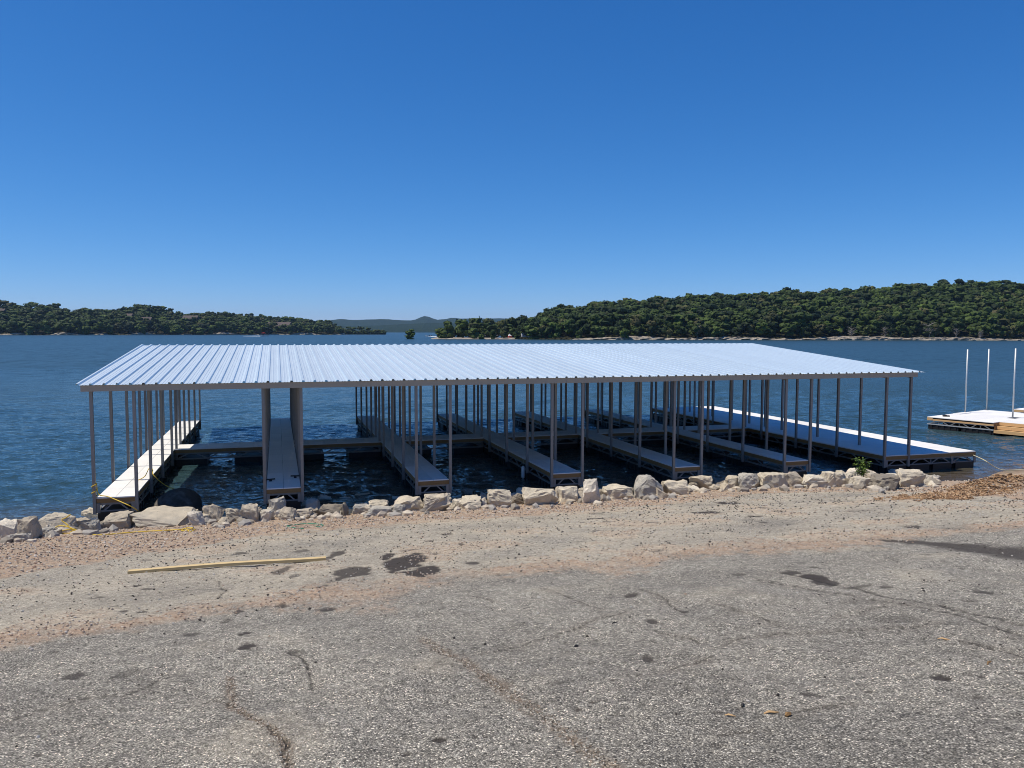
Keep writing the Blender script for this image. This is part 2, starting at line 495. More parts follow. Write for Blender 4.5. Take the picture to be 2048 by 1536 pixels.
# ---- ground: one sheet, polar tessellation so it is finest where it is near
ang_in = np.arange(-42, 42.01, .13)
ang = np.concatenate([np.arange(-180, -42, 3.0), ang_in, np.arange(44, 180.1, 4.0)]) + math.degrees(YAW)
inv = np.concatenate([np.linspace(1 / 2.4, 1 / 9.0, 300), np.linspace(1 / 9.0, 1 / 24.5, 261)[1:]])
rad = np.concatenate([[.4, 1.2], 1 / inv, [27, 30, 35, 42, 60, 100, 200, 400]])
RR, AA = np.meshgrid(rad, np.radians(ang), indexing='ij')
gx = (RR * np.sin(AA)).ravel(); gy = (RR * np.cos(AA)).ravel()
gz = np.where(gy > 0, G0 - GS * gy, G0 + .04 * np.sqrt(1 + np.abs(gy)) - .04)
gz = np.maximum(gz, -7 - .01 * gy)
near = np.exp(-np.hypot(gx, gy) / 40)
P2 = np.stack([gx, gy], 1)
sel = (gy > 2) & (gy < 24) & (np.abs(gx) < 40)
ps = P2[sel]
def field(): return np.zeros(len(ps))
nx, ny = ps[:, 0], ps[:, 1]
gravel, pale, wet, crack, rust, mulch = (field() for _ in range(6))
n_lo = fbm2(nx * .9, ny * .9, 3, 4); n_mid = fbm2(nx * 3.1, ny * 3.1, 5, 4); n_hi = fbm2(nx * 14, ny * 14, 8, 3)
# gravel strip along the boulders
asph_edge = np.array([at_g(x, y)[:2] for x, y in [(-60, 1172), (0, 1155), (130, 1130), (300, 1105), (480, 1078), (620, 1062), (800, 1047), (1000, 1035), (1180, 1022), (1400, 1000), (1520, 985), (1640, 985), (1780, 983), (1900, 990), (2048, 1000), (2200, 1000)]])
ye = np.interp(nx, asph_edge[:, 0], asph_edge[:, 1])
gravel = np.maximum(gravel, np.clip((ny - ye + (n_mid - .5) * 1.6 + (n_hi - .5) * .6) / .35 + .5, 0, 1))
# pink washed-out streak through the asphalt
streak = [(-40, 1290), (0, 1283), (150, 1268), (300, 1245), (420, 1222), (560, 1205), (650, 1192), (760, 1185), (850, 1160), (960, 1150), (1060, 1140), (1130, 1133), (1230, 1136), (1330, 1118), (1450, 1100), (1560, 1094), (1700, 1086), (1850, 1070), (2048, 1050), (2150, 1045)]
stw = np.array([.35, .45, .3, .35, .3, .35, .7, .75, .6, .35, .35, .6, .5, .3, .5, .6, .4, .3, .3, .3])
sg = np.array([at_g(x, y)[:2] for x, y in streak])
ys = np.interp(nx, sg[:, 0], sg[:, 1]); sw = np.interp(nx, sg[:, 0], stw)
dstr = ny - ys
gravel = np.maximum(gravel, np.clip(1.25 - np.abs(dstr - .15 + (n_lo - .5) * .8) / (sw * 1.25) + (n_mid - .5) * 2.0 + (n_hi - .5) * 1.4, 0, 1) * np.clip(.5 + (n_lo - .35) * 2.6, .05, .95))
gravel = np.maximum(gravel, np.clip((n_lo - .57) * 5, 0, .45) * np.clip(dstr * 2 + .4, 0, 1))
pale = np.clip((dstr + .25 + (n_mid - .5) * 1.2) / .6, 0, 1) * np.clip(.66 + (n_lo - .5) * 1.7, 0, 1)
pale = np.maximum(pale, np.clip((n_lo - .62) * 3, 0, .35))
# stains: (window, cx, cy, rx, ry, strength)
ST = [(zB, 1160, 720, 55, 22, 1), (zB, 1300, 770, 150, 58, 1), (zB, 1440, 835, 120, 38, 1), (zB, 890, 840, 120, 40, .9), (zB, 765, 695, 55, 27, .9), (zB, 330, 838, 52, 36, .8),
      (zB, 440, 870, 36, 16, .7), (zB, 310, 745, 62, 16, .8), (zB, 690, 735, 42, 12, .7), (zB, 480, 670, 42, 9, .7), (zB, 1620, 542, 36, 9, .8), (zB, 1490, 600, 40, 8, .8),
      (zB, 1740, 632, 30, 8, .8), (zB, 1520, 714, 40, 6, .8), (zB, 1830, 765, 42, 10, .8), (zB, 1345, 678, 60, 6, .7), (zB, 720, 912, 30, 8, .8), (zB, 670, 945, 35, 7, .6), (zB, 475, 990, 35, 6, .7), (zB, 700, 783, 35, 9, .5),
      (zA, 1885, 580, 40, 12, .8), (zA, 1090, 825, 28, 10, 1), (zA, 1150, 850, 38, 5, .8), (zA, 760, 920, 40, 9, .7), (zA, 1160, 630, 40, 8, .5), (zA, 780, 705, 25, 5, .6), (zA, 100, 632, 40, 4, .5), (zA, 110, 690, 40, 5, .5),
      (z5, 435, 725, 56, 14, .85), (z5, 740, 725, 56, 22, .45), (z5, 1120, 493, 36, 9, .8), (z5, 1430, 490, 37, 14, 1), (z5, 1450, 570, 46, 17, 1), (z5, 1710, 598, 30, 11, .7), (z5, 1320, 420, 40, 13, .7), (z5, 1395, 365, 25, 8, .9),
      (z5, 1910, 355, 45, 12, .9), (z5, 1655, 330, 35, 8, .9), (z5, 1045, 560, 36, 15, .4), (z5, 220, 1180, 30, 8, .7), (z5, 830, 355, 30, 6, .8), (z5, 720, 360, 30, 6, .8), (z5, 680, 328, 20, 5, .8), (z5, 325, 605, 22, 5, .8),
      (z6, 520, 1112, 52, 13, 1), (z6, 320, 1185, 36, 10, .8), (z6, 730, 1100, 30, 8, .7), (z6, 790, 1090, 28, 7, .7), (z6, 1765, 408, 40, 12, .9), (z6, 1950, 350, 40, 10, 1), (z6, 1740, 630, 26, 13, .9), (z6, 1650, 262, 42, 8, .9), (z6, 715, 70, 32, 7, .9),
      (z6, 1420, 880, 18, 5, .8), (z6, 1335, 915, 12, 5, .9), (z6, 1550, 765, 20, 5, .7), (z6, 1420, 660, 40, 8, .3), (z6, 1215, 787, 20, 5, .6), (z6, 1545, 945, 35, 6, .6), (z6, 1730, 1245, 40, 9, .6), (z6, 480, 835, 40, 8, .5),
      (z7, 700, 135, 70, 9, .9), (z7, 800, 155, 80, 17, 1), (z7, 880, 180, 70, 13, .9), (z7, 1060, 212, 90, 7, .7), (z7, 1550, 740, 58, 19, 1), (z7, 1245, 215, 36, 7, .9), (z7, 1820, 248, 80, 9, .9), (z7, 1720, 295, 40, 5, .8), (z7, 60, 350, 36, 9, .9),
      (z7, 790, 835, 45, 11, .9), (z7, 860, 845, 30, 6, .7), (z7, 1100, 775, 40, 8, .7), (z7, 1135, 815, 30, 10, .7), (z7, 905, 580, 22, 7, .9), (z7, 1800, 732, 26, 8, .9), (z7, 2020, 706, 26, 7, .8), (z7, 1770, 848, 40, 7, .8), (z7, 1850, 853, 25, 5, .7),
      (z7, 980, 855, 30, 6, .6), (z7, 380, 145, 40, 6, .7), (z7, 820, 103, 25, 5, .8), (z7, 1600, 570, 30, 5, .7), (z7, 1720, 720, 30, 6, .7), (z7, 700, 770, 18, 4, .7), (z7, 345, 765, 14, 4, .8), (z7, 70, 805, 25, 10, .6), (z7, 260, 940, 25, 8, .6),
      (z7, 1640, 1190, 35, 9, .6), (z7, 1150, 1110, 45, 8, .4), (z7, 250, 1140, 35, 6, .5), (z7, 1280, 400, 150, 22, .35), (z7, 1100, 300, 160, 16, .3),
      (zC, 1780, 415, 115, 15, 1), (zC, 1960, 335, 95, 9, 1), (zC, 910, 462, 78, 6, 1), (zC, 1000, 492, 55, 7, .7), (zC, 905, 553, 32, 5, 1), (zC, 775, 638, 32, 5, .9), (zC, 815, 493, 20, 3, 1), (zC, 1400, 725, 50, 10, .5), (zC, 180, 553, 28, 4, .8),
      (zC, 1350, 497, 40, 5, .6), (zC, 920, 425, 60, 8, .5), (zD, 240, 443, 60, 5, .9), (zD, 290, 476, 35, 6, .8), (zD, 470, 489, 35, 5, .7), (zD, 1310, 510, 75, 5, .9), (zD, 765, 570, 45, 4, .8), (zD, 290, 395, 25, 4, .8), (zD, 400, 420, 50, 4, .6),
      (zD, 1745, 620, 35, 5, .9), (zD, 930, 405, 100, 6, .3), (zD, 850, 345, 100, 6, .3), (zD, 1790, 387, 60, 4, .4), (zD, 1390, 717, 45, 5, .8)]
warp = (fbm2(nx * 7, ny * 7, 21, 4) - .5)
for zf, cx, cy, rx, ry, s in ST:
    c0 = at_g(*zf(cx, cy)); c1 = at_g(*zf(cx + rx, cy)); c2 = at_g(*zf(cx, cy - ry)); c3 = at_g(*zf(cx, cy + ry))
    ex = max(.02, np.linalg.norm(c1[:2] - c0[:2])); ey = max(.02, np.linalg.norm(c2[:2] - c3[:2]) / 2)
    u = np.array([_cy, -_sy]); v = np.array([_sy, _cy]); dd = ps - c0[:2]
    near_m = (np.abs(dd[:, 0]) < 3 * max(ex, ey)) & (np.abs(dd[:, 1]) < 3 * max(ex, ey))
    q = dd[near_m]
    e = np.sqrt(((q @ u) / ex) ** 2 + ((q @ v) / ey) ** 2) + warp[near_m] * (1.5 if rx < 100 else .9)
    wet[near_m] = np.maximum(wet[near_m], np.clip((1.03 - e) * 6 + .3, 0, 1) * s)
band = [at_g(*zD(*p))[:2] for p in [(1040, 595), (1180, 608), (1340, 622), (1500, 625), (1700, 648), (2048, 688), (2300, 720)]]
bw = [.05, .12, .18, .22, .35, .45, .5]
for (a, b, w0, w1) in zip(band[:-1], band[1:], bw[:-1], bw[1:]):
    d, t = seg_dist(ps, a, b)
    wet = np.maximum(wet, np.clip(1.5 - (d + warp * .35) / (w0 + (w1 - w0) * t), 0, 1) * .9)
CR = [(z6, .012, [(640, 620), (800, 590), (1040, 535), (1130, 500), (1340, 450), (1450, 405), (1560, 375), (1620, 350)]),
      (z6, .012, [(1780, 460), (1850, 490), (1950, 510), (2048, 540)]), (z6, .010, [(1600, 735), (1800, 715), (2000, 665), (2048, 655)]),
      (z6, .014, [(1120, 230), (1300, 290), (1480, 345)]), (z6, .014, [(1700, 230), (1850, 290), (1930, 345)]), (z6, .012, [(680, 250), (800, 285), (860, 300)]),
      (z7, .012, [(0, 690), (200, 640)]), (z7, .012, [(250, 570), (400, 520), (480, 500), (600, 490), (750, 478), (950, 462), (1240, 450), (1430, 440), (1500, 420)]),
      (z7, .012, [(950, 400), (1080, 375), (1160, 340), (1250, 325)]), (z7, .022, [(480, 170), (700, 200), (900, 240), (1100, 270), (1300, 310), (1500, 350), (1750, 400), (2048, 500)]),
      (z7, .03, [(650, 135), (900, 185), (1050, 215), (1250, 265), (1500, 320), (1750, 370), (2048, 430)]), (z7, .012, [(700, 940), (900, 920), (1050, 890)]),
      (z7, .012, [(250, 1080), (440, 1050)]), (z7, .014, [(2048, 610), (1920, 570), (1680, 520)]), (z7, .012, [(180, 300), (350, 350), (540, 410), (640, 440)]),
      (z5, .012, [(0, 1000), (150, 950), (330, 900), (450, 865), (590, 850), (700, 840), (830, 800), (950, 750), (1050, 715)]), (z5, .014, [(1700, 600), (1770, 640), (1800, 720), (1810, 800)]),
      (z5, .014, [(1280, 180), (1310, 240), (1270, 280)]), (z5, .016, [(1560, 1050), (1620, 1110), (1660, 1170), (1640, 1220), (1680, 1275)]), (z5, .012, [(1150, 880), (1300, 865), (1370, 880)])]
jit = (fbm2(nx * 3.3, ny * 3.3, 31, 4) - .5) * .10
jit2 = (fbm2(nx * 3.3, ny * 3.3, 41, 4) - .5) * .10
pj = ps + np.stack([jit, jit2], 1)
for zf, w, pts in CR:
    g = [at_g(*zf(*p))[:2] for p in pts]
    d = pline_dist(pj, g)
    crack = np.maximum(crack, np.clip(1.45 - d / (w * .85), 0, 1) * np.clip(n_hi * 1.6 - .08, 0, .92))
    rust = np.maximum(rust, np.clip(1 - d / .12, 0, 1) * .3 * n_mid)
RU = [(z6, .07, [(430, 510), (530, 600), (640, 650), (780, 740), (900, 820), (1050, 910), (1200, 1020), (1350, 1130), (1480, 1230), (1560, 1300)]),
      (z5, .04, [(1340, 740), (1370, 900), (1470, 1000), (1560, 1050), (1620, 1110), (1660, 1170), (1680, 1290)])]
for zf, w, pts in RU:
    g = [at_g(*zf(*p))[:2] for p in pts]
    d = pline_dist(pj, g)
    rust = np.maximum(rust, np.clip(1.3 - d / w, 0, 1) * np.clip((n_hi - .32) * 2.4, 0, .85))
    crack = np.maximum(crack, np.clip(1.2 - d / .012, 0, 1) * np.clip((n_hi - .45) * 4, 0, .7))
# brown bark mulch heap by the water at the right
mz = np.zeros(len(ps))
for px, py, rx, ry, hgt in [(2035, 966, 2.0, .8, .20), (1975, 970, 1.2, .6, .10), (2160, 964, 2.2, 1.0, .28), (1920, 980, 2.2, .8, .03)]:
    c = at_g(px, py + 12)
    e = ((nx - c[0]) / rx) ** 2 + ((ny - c[1]) / ry) ** 2
    k = np.exp(-e * 1.4); mz += k * hgt * (.6 + .8 * n_mid); mulch = np.maximum(mulch, np.clip(k * 1.6 - .35 + (n_mid - .5) * 1.6, 0, 1) * np.clip(k * 8 - .6, 0, 1))
dc = at_g(1890, 953); mz -= .34 * np.exp(-(((nx - dc[0]) / 1.7) ** 2 + ((ny - dc[1]) / .9) ** 2) ** 1.5)
bed = np.clip((ny - 20.7 + (n_mid - .5) * .8 + .9 * np.clip(1 - np.abs(nx - 20.6) / 2.2, 0, 1)) / .5, 0, 1) * (nx > 18) + np.clip((ny - 21.3) / .4, 0, 1) * (nx <= 18)
gravel *= np.clip(.15 + n_hi * 1.5, 0, 1) * .95
dz = (n_lo - .5) * .10 + (n_mid - .5) * .025 + (n_hi - .5) * .012 * (1 + 2 * gravel) - crack * .012 - .012 * rust - .008 * wet
dz *= np.clip((ny - 2) / 2, 0, 1)
gz[sel] += dz + mz
full = lambda a, d=0.0: (lambda o: (o.__setitem__(sel, a), o)[1])(np.full(len(gx), d))
gme = big_mesh('ground', np.stack([gx, gy, gz], 1), grid_faces(len(rad), len(ang))[:, ::-1], True)
for nme, a in (('gravel', gravel), ('pale', pale), ('wet', wet), ('crack', crack), ('rust', rust), ('mulch', mulch)): fattr(gme, nme, full(a))
bd = np.clip((gy - 21) / .5, 0, 1); bd[sel] = bed; fattr(gme, 'bed', bd)
tag(link('ground', gme, MT['ground']), kind='structure')
_gi = (ps, gz[sel])

# ---- lake: real waves near the dock, finer ripples as relief
wa = np.radians(np.concatenate([np.arange(-100, -42, 3.0), np.arange(-42, 42.01, .17), np.arange(45, 100.1, 3.0)]) + math.degrees(YAW))
wr = [17.5]
while wr[-1] < 130: wr.append(wr[-1] + (.13 if wr[-1] < 46 else .13 + (wr[-1] - 46) * .012))
while wr[-1] < 14000: wr.append(wr[-1] * 1.12)
wr = np.array(wr)
RR, AA = np.meshgrid(wr, wa, indexing='ij')
wx = (RR * np.sin(AA)).ravel(); wy = (RR * np.cos(AA)).ravel(); wrr = RR.ravel()
wz = np.zeros(len(wx))
wdir = math.radians(250)
for i in range(46):
    lam = .30 * (4.0 ** rng.random() ** 1.3); k = 2 * math.pi / lam
    th = wdir + rng.normal(0, .55)
    a = .0105 * lam ** .9 * (.6 + .8 * rng.random())
    wz += a * np.sin(k * (wx * math.cos(th) + wy * math.sin(th)) + rng.random() * 6.28) * np.clip(2.2 - wrr / (26 * lam + 14), 0, 1)
gust = fbm2(wx * .05, wy * .09, 77, 3)
wz *= np.clip(.45 + gust * 1.1, .4, 1.3) * .64
wz *= np.clip((wy - 20.5) / 5, .25, 1) * np.clip((112 - wrr) / 60, 0, 1)
wme = big_mesh('lake_water', np.stack([wx, wy, wz], 1), grid_faces(len(wr), len(wa))[:, ::-1], True)
shal = np.clip(1 - (wy - 21.2) / 5.0, 0, 1) ** 1.3 * .9
fattr(wme, 'shallow', shal); fattr(wme, 'far', np.clip((wrr - 34) / 90, 0.06, 1))
tag(link('water', wme, MT['water']), kind='structure')

# ---- wooded hills across the lake
def xy_at(px, depth):
    p = at_depth(px, horizon_y(px), depth); return p[0], p[1]
def hill_strip(name, cols, back, tree_h, mat_, mid=.0, nt_=14, seed=0, foot=.6):
    """cols: (px, shore depth, skyline py); ridge stands `back` metres behind the shore"""
    px = np.array([c[0] for c in cols], float)
    X = np.linspace(px[0], px[-1], 150)
    D = np.interp(X, px, [c[1] for c in cols]); TY = np.interp(X, px, [c[2] for c in cols])
    V = []
    t = np.concatenate([[-.08, 0, .015], np.linspace(.06, 1, nt_), [1.25, 1.6]])
    for x, d, ty in zip(X, D, TY):
        dr = d + back
        zr = max(1.0, CAMZ + (horizon_y(x) - ty) / F_PX * dr - tree_h)
        for tt in t:
            dep = d + back * tt
            if tt < 0: z = -2.5
            elif tt == 0: z = -.1
            elif tt <= 1: z = foot + (zr - foot) * tt ** .82
            else: z = zr * (1 - (tt - 1) * .5)
            a, b = xy_at(x, dep); V.append((a, b, z))
    V = np.array(V)
    V[:, 2] += (fbm2(V[:, 0] * .03, V[:, 1] * .03, seed, 3) - .5) * np.clip(V[:, 2] * .25, 0, 3)
    o = link(name, big_mesh(name, V, grid_faces(len(X), len(t)), True), mat_)
    tag(o, kind='structure')
    def surf(x, tt):
        d = np.interp(x, px, [c[1] for c in cols]); ty = np.interp(x, px, [c[2] for c in cols])
        zr = max(1.0, CAMZ + (horizon_y(x) - ty) / F_PX * (d + back) - tree_h)
        a, b = xy_at(x, d + back * tt)
        return a, b, foot + (zr - foot) * max(tt, 0) ** .82
    return surf
RIGHT = [(1030, 500, 650), (1052, 497, 643), (1068, 494, 637), (1080, 492, 630), (1124, 488, 613), (1153, 486, 615), (1209, 484, 608), (1240, 483, 605), (1299, 485, 601), (1382, 489, 594), (1453, 492, 591), (1516, 494, 590), (1567, 497, 584), (1634, 498, 585),
         (1749, 500, 577), (1800, 502, 573), (1887, 504, 567), (1970, 506, 566), (2048, 508, 568), (2200, 515, 566), (2500, 530, 575)]
LEFT = [(-420, 780, 600), (-150, 790, 606), (0, 800, 609), (31, 805, 610), (92, 815, 610), (126, 822, 614), (143, 828, 629), (154, 832, 621), (191, 845, 621), (219, 855, 621), (249, 870, 616), (270, 880, 613), (297, 895, 610), (321, 910, 621), (342, 920, 623), (376, 940, 629),
        (427, 965, 624), (478, 990, 630), (530, 1015, 633), (581, 1040, 637), (632, 1065, 641), (656, 1080, 643), (683, 1100, 650), (696, 1110, 664)]
surf_r = hill_strip('right_hillside', RIGHT, 190, 9.5, MT['hill_soil'], seed=3)
surf_l = hill_strip('left_hillside', LEFT, 170, 9.5, MT['hill_soil'], seed=9)

def far_ridge(name, cols, depth, seed, slope):
    px = np.array([c[0] for c in cols], float)
    X = np.linspace(px[0], px[-1], 420); TY = np.interp(X, px, [c[1] for c in cols])
    t = np.array([-.02, 0, .1, .25, .45, .65, .85, 1, 1.3])
    V = []
    for x, ty in zip(X, TY):
        zr = CAMZ + (horizon_y(x) - ty) / F_PX * (depth + slope)
        for tt in t:
            a, b = xy_at(x, depth + slope * tt)
            z = -5 if tt < 0 else zr * (min(tt, 1) ** .9 if tt <= 1 else .8)
            V.append((a, b, z))
    V = np.array(V)
    k = fbm2(V[:, 0] * .012, V[:, 1] * .012, seed, 5) - .5
    V[:, 2] += k * np.clip(V[:, 2] * .16, 0, 9) + (rng.random(len(V)) - .5) * np.clip(V[:, 2] * .05, 0, 2.2)
    tag(link(name, big_mesh(name, V, grid_faces(len(X), len(t)), True), MT['far_hill']), kind='structure')
far_ridge('near_far_hills', [(-600, 655), (300, 655), (640, 654), (735, 652), (780, 650), (820, 648), (860, 646), (900, 646), (950, 644), (1000, 645), (1100, 646), (1300, 648), (2600, 648)], 3150, 5, 500)
far_ridge('blue_far_hills', [(-900, 640), (-200, 640), (340, 634), (376, 628), (400, 626), (430, 629), (480, 640), (640, 642), (661, 641), (678, 638.5), (710, 640), (735, 639), (770, 638.5), (800, 640.5), (826, 640.5), (835, 637.5), (848, 632), (862, 635), (875, 639.5), (890, 638.5),
                            (905, 635.5), (915, 637.5), (930, 637.5), (960, 636.5), (1000, 636.5), (1040, 639), (1080, 642), (1400, 645), (2800, 640)], 4600, 8, 900)

# ---- trees
def crown_arrays(n_lump, n_card, seed, spread=.42, low=.12, card=.13):
    """a crown one unit tall, about 0.8 wide: lumps of foliage with ragged leaf clumps over them"""
    r = np.random.default_rng(seed); V = []; Fc = []; n = 0; T = []
    cen = []
    for i in range(n_lump):
        z = low + (.92 - low) * r.random() ** .8
        w = spread * math.sqrt(max(.05, 1 - ((z - .5) / .56) ** 2)) * .72
        a = r.random() * 6.28; q = w * math.sqrt(r.random())
        cen.append((q * math.cos(a), q * math.sin(a), z, .13 + .1 * r.random()))
    for (x, y, z, s) in cen:
        v = ICO1[0] * (1 + (r.random((12, 1)) - .5) * .7) * np.array([s * 1.15, s * 1.15, s * .8]) + np.array([x, y, z])
        V.append(v); Fc.append(ICO1[1] + n); n += 12; T.append(np.full(12, r.random()))
    for i in range(n_card):
        x, y, z, s = cen[r.integers(n_lump)]
        d = r.normal(size=3); d /= np.linalg.norm(d); d[2] = abs(d[2]) * .8 + d[2] * .2
        c = np.array([x, y, z]) + d * s * np.array([1.25, 1.25, .95])
        t1 = np.cross(d, r.normal(size=3)); t1 /= np.linalg.norm(t1) + 1e-9
        t2 = np.cross(d, t1) + d * (r.random() - .5)
        k = card * (.5 + .8 * r.random())
        v = np.array([c + t1 * k * .6, c + t2 * k * .5, c - t1 * k * .6, c - t2 * k * .45 + d * k * .2])
        V.append(v); Fc.append(np.array([[0, 1, 2], [0, 2, 3]]) + n); n += 4; T.append(np.full(4, r.random()))
    return np.concatenate(V), np.concatenate(Fc), np.concatenate(T)
VARIANTS = [crown_arrays(9, 46, 100 + i) for i in range(8)]
def forest(name, spots, label, cat):
    """spots: (x, y, z, height, width factor, tone, alt)"""
    Vs, Fs, Cs = [], [], []; n = 0
    for (x, y, z, h, w, tone, alt) in spots:
        V, Fc, T = VARIANTS[rng.integers(len(VARIANTS))]
        a = rng.random() * 6.28; c, s = math.cos(a), math.sin(a)
        P = np.stack([(V[:, 0] * c - V[:, 1] * s) * h * w + x, (V[:, 0] * s + V[:, 1] * c) * h * w + y, V[:, 2] * h + z], 1)
        Vs.append(P); Fs.append(Fc + n); n += len(V)
        Cs.append(np.stack([np.clip(tone + (T - .5) * .35, 0, 1), np.full(len(T), alt), np.zeros(len(T))], 1))
    me = big_mesh(name, np.concatenate(Vs), np.concatenate(Fs), False)
    cattr(me, 'tint', np.concatenate(Cs))
    return tag(link(name, me, MT['leaf']), label, cat, kind='stuff')
def tones():
    t = np.clip(rng.beta(1.6, 2.4), 0, 1)
    return t, (rng.random() < .16) * rng.random() * .8
sp = []
for row, tt in enumerate(np.linspace(.03, 1.02, 17)):
    for x in np.arange(1060, 2330, 11.0):
        xx = x + rng.uniform(-6, 6); t2 = tt + rng.uniform(-.03, .03)
        if xx < 1080 and t2 > .7: continue
        h = rng.uniform(8, 13) * (1.12 if rng.random() < .1 else 1)
        if t2 < .06: h *= .8
        a, b, z = surf_r(xx, max(t2, .02)); sp.append((a, b, z - .8, h, rng.uniform(.85, 1.25), *tones()))
forest('right_woods', sp, 'dense green oak woods covering the hill on the right shore', 'woods')
sp = []
for row, tt in enumerate(np.linspace(.03, 1.02, 11)):
    for x in np.arange(-260, 690, 9.0):
        xx = x + rng.uniform(-5, 5); t2 = tt + rng.uniform(-.04, .04)
        h = rng.uniform(8.5, 13.5) * (1.15 if rng.random() < .1 else 1)
        if xx > 660: h *= .75
        a, b, z = surf_l(xx, max(t2, .02)); sp.append((a, b, z - .8, h, rng.uniform(.9, 1.35), *tones()))
forest('left_woods', sp, 'dark green woods covering the long headland on the left shore', 'woods')

def make_tree(px, py_base, py_top, depth, width_px, label, cat='tree', tone=.5, alt=0., low=.06, name='tree', group=None, m='leaf', seed=None, lumps=24, cards=260):
    """one tree > trunk, crown; its foot on the shore at the given distance"""
    s = seed if seed is not None else int(px * 13 + py_top)
    H = (py_base - py_top) / F_PX * depth; W = width_px / F_PX * depth
    p = at_depth(px, py_base, depth)
    root = empty(name, p, random.random() * 6.28)
    r = np.random.default_rng(s)
    V, Fc, T = crown_arrays(lumps, cards, s, low=low, card=.12)
    k = V[:, 2].max(); wid = (V[:, 0].max() - V[:, 0].min() + V[:, 1].max() - V[:, 1].min()) / 2
    P = np.stack([V[:, 0] * W / wid, V[:, 1] * W / wid, V[:, 2] * H / k], 1)
    me = big_mesh('crown', P, Fc, False)
    cattr(me, 'tint', np.stack([np.clip(tone + (T - .5) * .5, 0, 1), np.full(len(T), alt), np.zeros(len(T))], 1))
    link('crown', me, MT[m], root)
    t = MB(); rad_ = max(.12, H * .022)
    t.tube([(0, 0, -.8), (.02 * H, 0, .25 * H), (.0, .02 * H, .5 * H), (.02 * H, .01 * H, .75 * H)], [rad_ * 1.25, rad_, rad_ * .7, rad_ * .3], 6)
    for i in range(4):
        a = i * 1.6 + r.random(); z = H * (.3 + .12 * i)
        t.tube([(0, 0, z), (math.cos(a) * W * .14, math.sin(a) * W * .14, z + H * .1), (math.cos(a) * W * .28, math.sin(a) * W * .28, z + H * .16)], [rad_ * .5, rad_ * .35, rad_ * .15], 5)
    t.build('trunk', MT['bark'], root, smooth=True)
    return tag(root, label, cat, group)
# lone tree out in the water and the wooded point
make_tree(820, 679, 658, 505, 23, 'lone round green tree standing out in the open water', tone=.75, low=.0, lumps=16, cards=200)
PT = [(882, 679, 654, 508, 26, 'low yellow-green willow at the very tip of the wooded point', .85, .1),
      (897, 678, 639, 515, 24, 'tall narrow tree behind the willow at the tip of the wooded point', .5, 0),
      (925, 677, 637, 530, 36, 'broad tree with two bare trunks beside the pale beach on the wooded point', .55, 0),
      (951, 677, 631, 545, 30, 'tallest tree on the wooded point, with a ragged spire top', .5, 0),
      (947, 679, 655, 506, 26, 'bright green bushy tree at the waterline in the middle of the point', .9, .1),
      (962, 679, 668, 500, 15, 'small round bright shrub at the waterline left of the parked campers', .95, 0),
      (978, 676, 636, 545, 34, 'dark spreading tree behind the parked campers', .3, .3),
      (986, 678, 659, 502, 15, 'thin green sapling in front of the parked campers', .55, 0),
      (1008, 678, 654, 505, 15, 'slim yellowish tree left of the red tent', .6, .5),
      (1003, 676, 637, 545, 26, 'grey-green tree above the right-hand camper', .4, .4),
      (1020, 675, 633, 555, 28, 'dark tree rising behind the red tent', .2, .1),
      (1041, 676, 629, 560, 32, 'dark dome-topped tree at the right end of the wooded point', .15, 0),
      (1034, 678, 661, 503, 16, 'small dark green shrub right of the red tent', .45, 0),
      (1068, 678, 648, 500, 42, 'large bright green tree where the point joins the right shore', .8, 0),
      (1110, 678, 642, 497, 30, 'bright yellow-green tree by the rocky bank right of the point', .9, 0),
      (1083, 678, 656, 497, 22, 'mid-green shrubby tree between the two bright trees on the right shore', .6, 0)]
for (x, yb, yt, d, w, lab, tn, al) in PT:
    make_tree(x, yb, yt, d, w, lab, tone=tn, alt=al, low=.28 if 'bare trunks' in lab else .02)
sp = []
for x in np.arange(905, 1075, 7.0):
    for d in (530, 548, 566):
        xx = x + rng.uniform(-4, 4); a, b = xy_at(xx, d); h = rng.uniform(6, 10.5) * (1 if xx > 930 else .7)
        sp.append((a, b, .6, h, rng.uniform(.9, 1.3), *tones()))
forest('point_woods', sp, 'shadowy mixed trees filling the back of the wooded point', 'woods')
SPIT = [(703, 668.5, 653, 1160, 22, 'round dark tree at the left end of the low spit', .35, 0), (722, 668.5, 652, 1165, 20, 'dark domed tree in the middle of the low spit', .35, 0),
        (737, 668.5, 654, 1160, 12, 'narrow tree right of the domed tree on the low spit', .3, 0), (753, 668.5, 659, 1160, 22, 'low yellowish bush toward the end of the spit', .7, .4),
        (768, 668.5, 659, 1160, 10, 'small pale bush at the outer end of the low spit', .75, .4), (694, 668.5, 661, 1150, 16, 'small dark bush where the low spit leaves the headland', .4, 0)]
for (x, yb, yt, d, w, lab, tn, al) in SPIT: make_tree(x, yb, yt, d, w, lab, tone=tn, alt=al, low=0, lumps=9, cards=90)
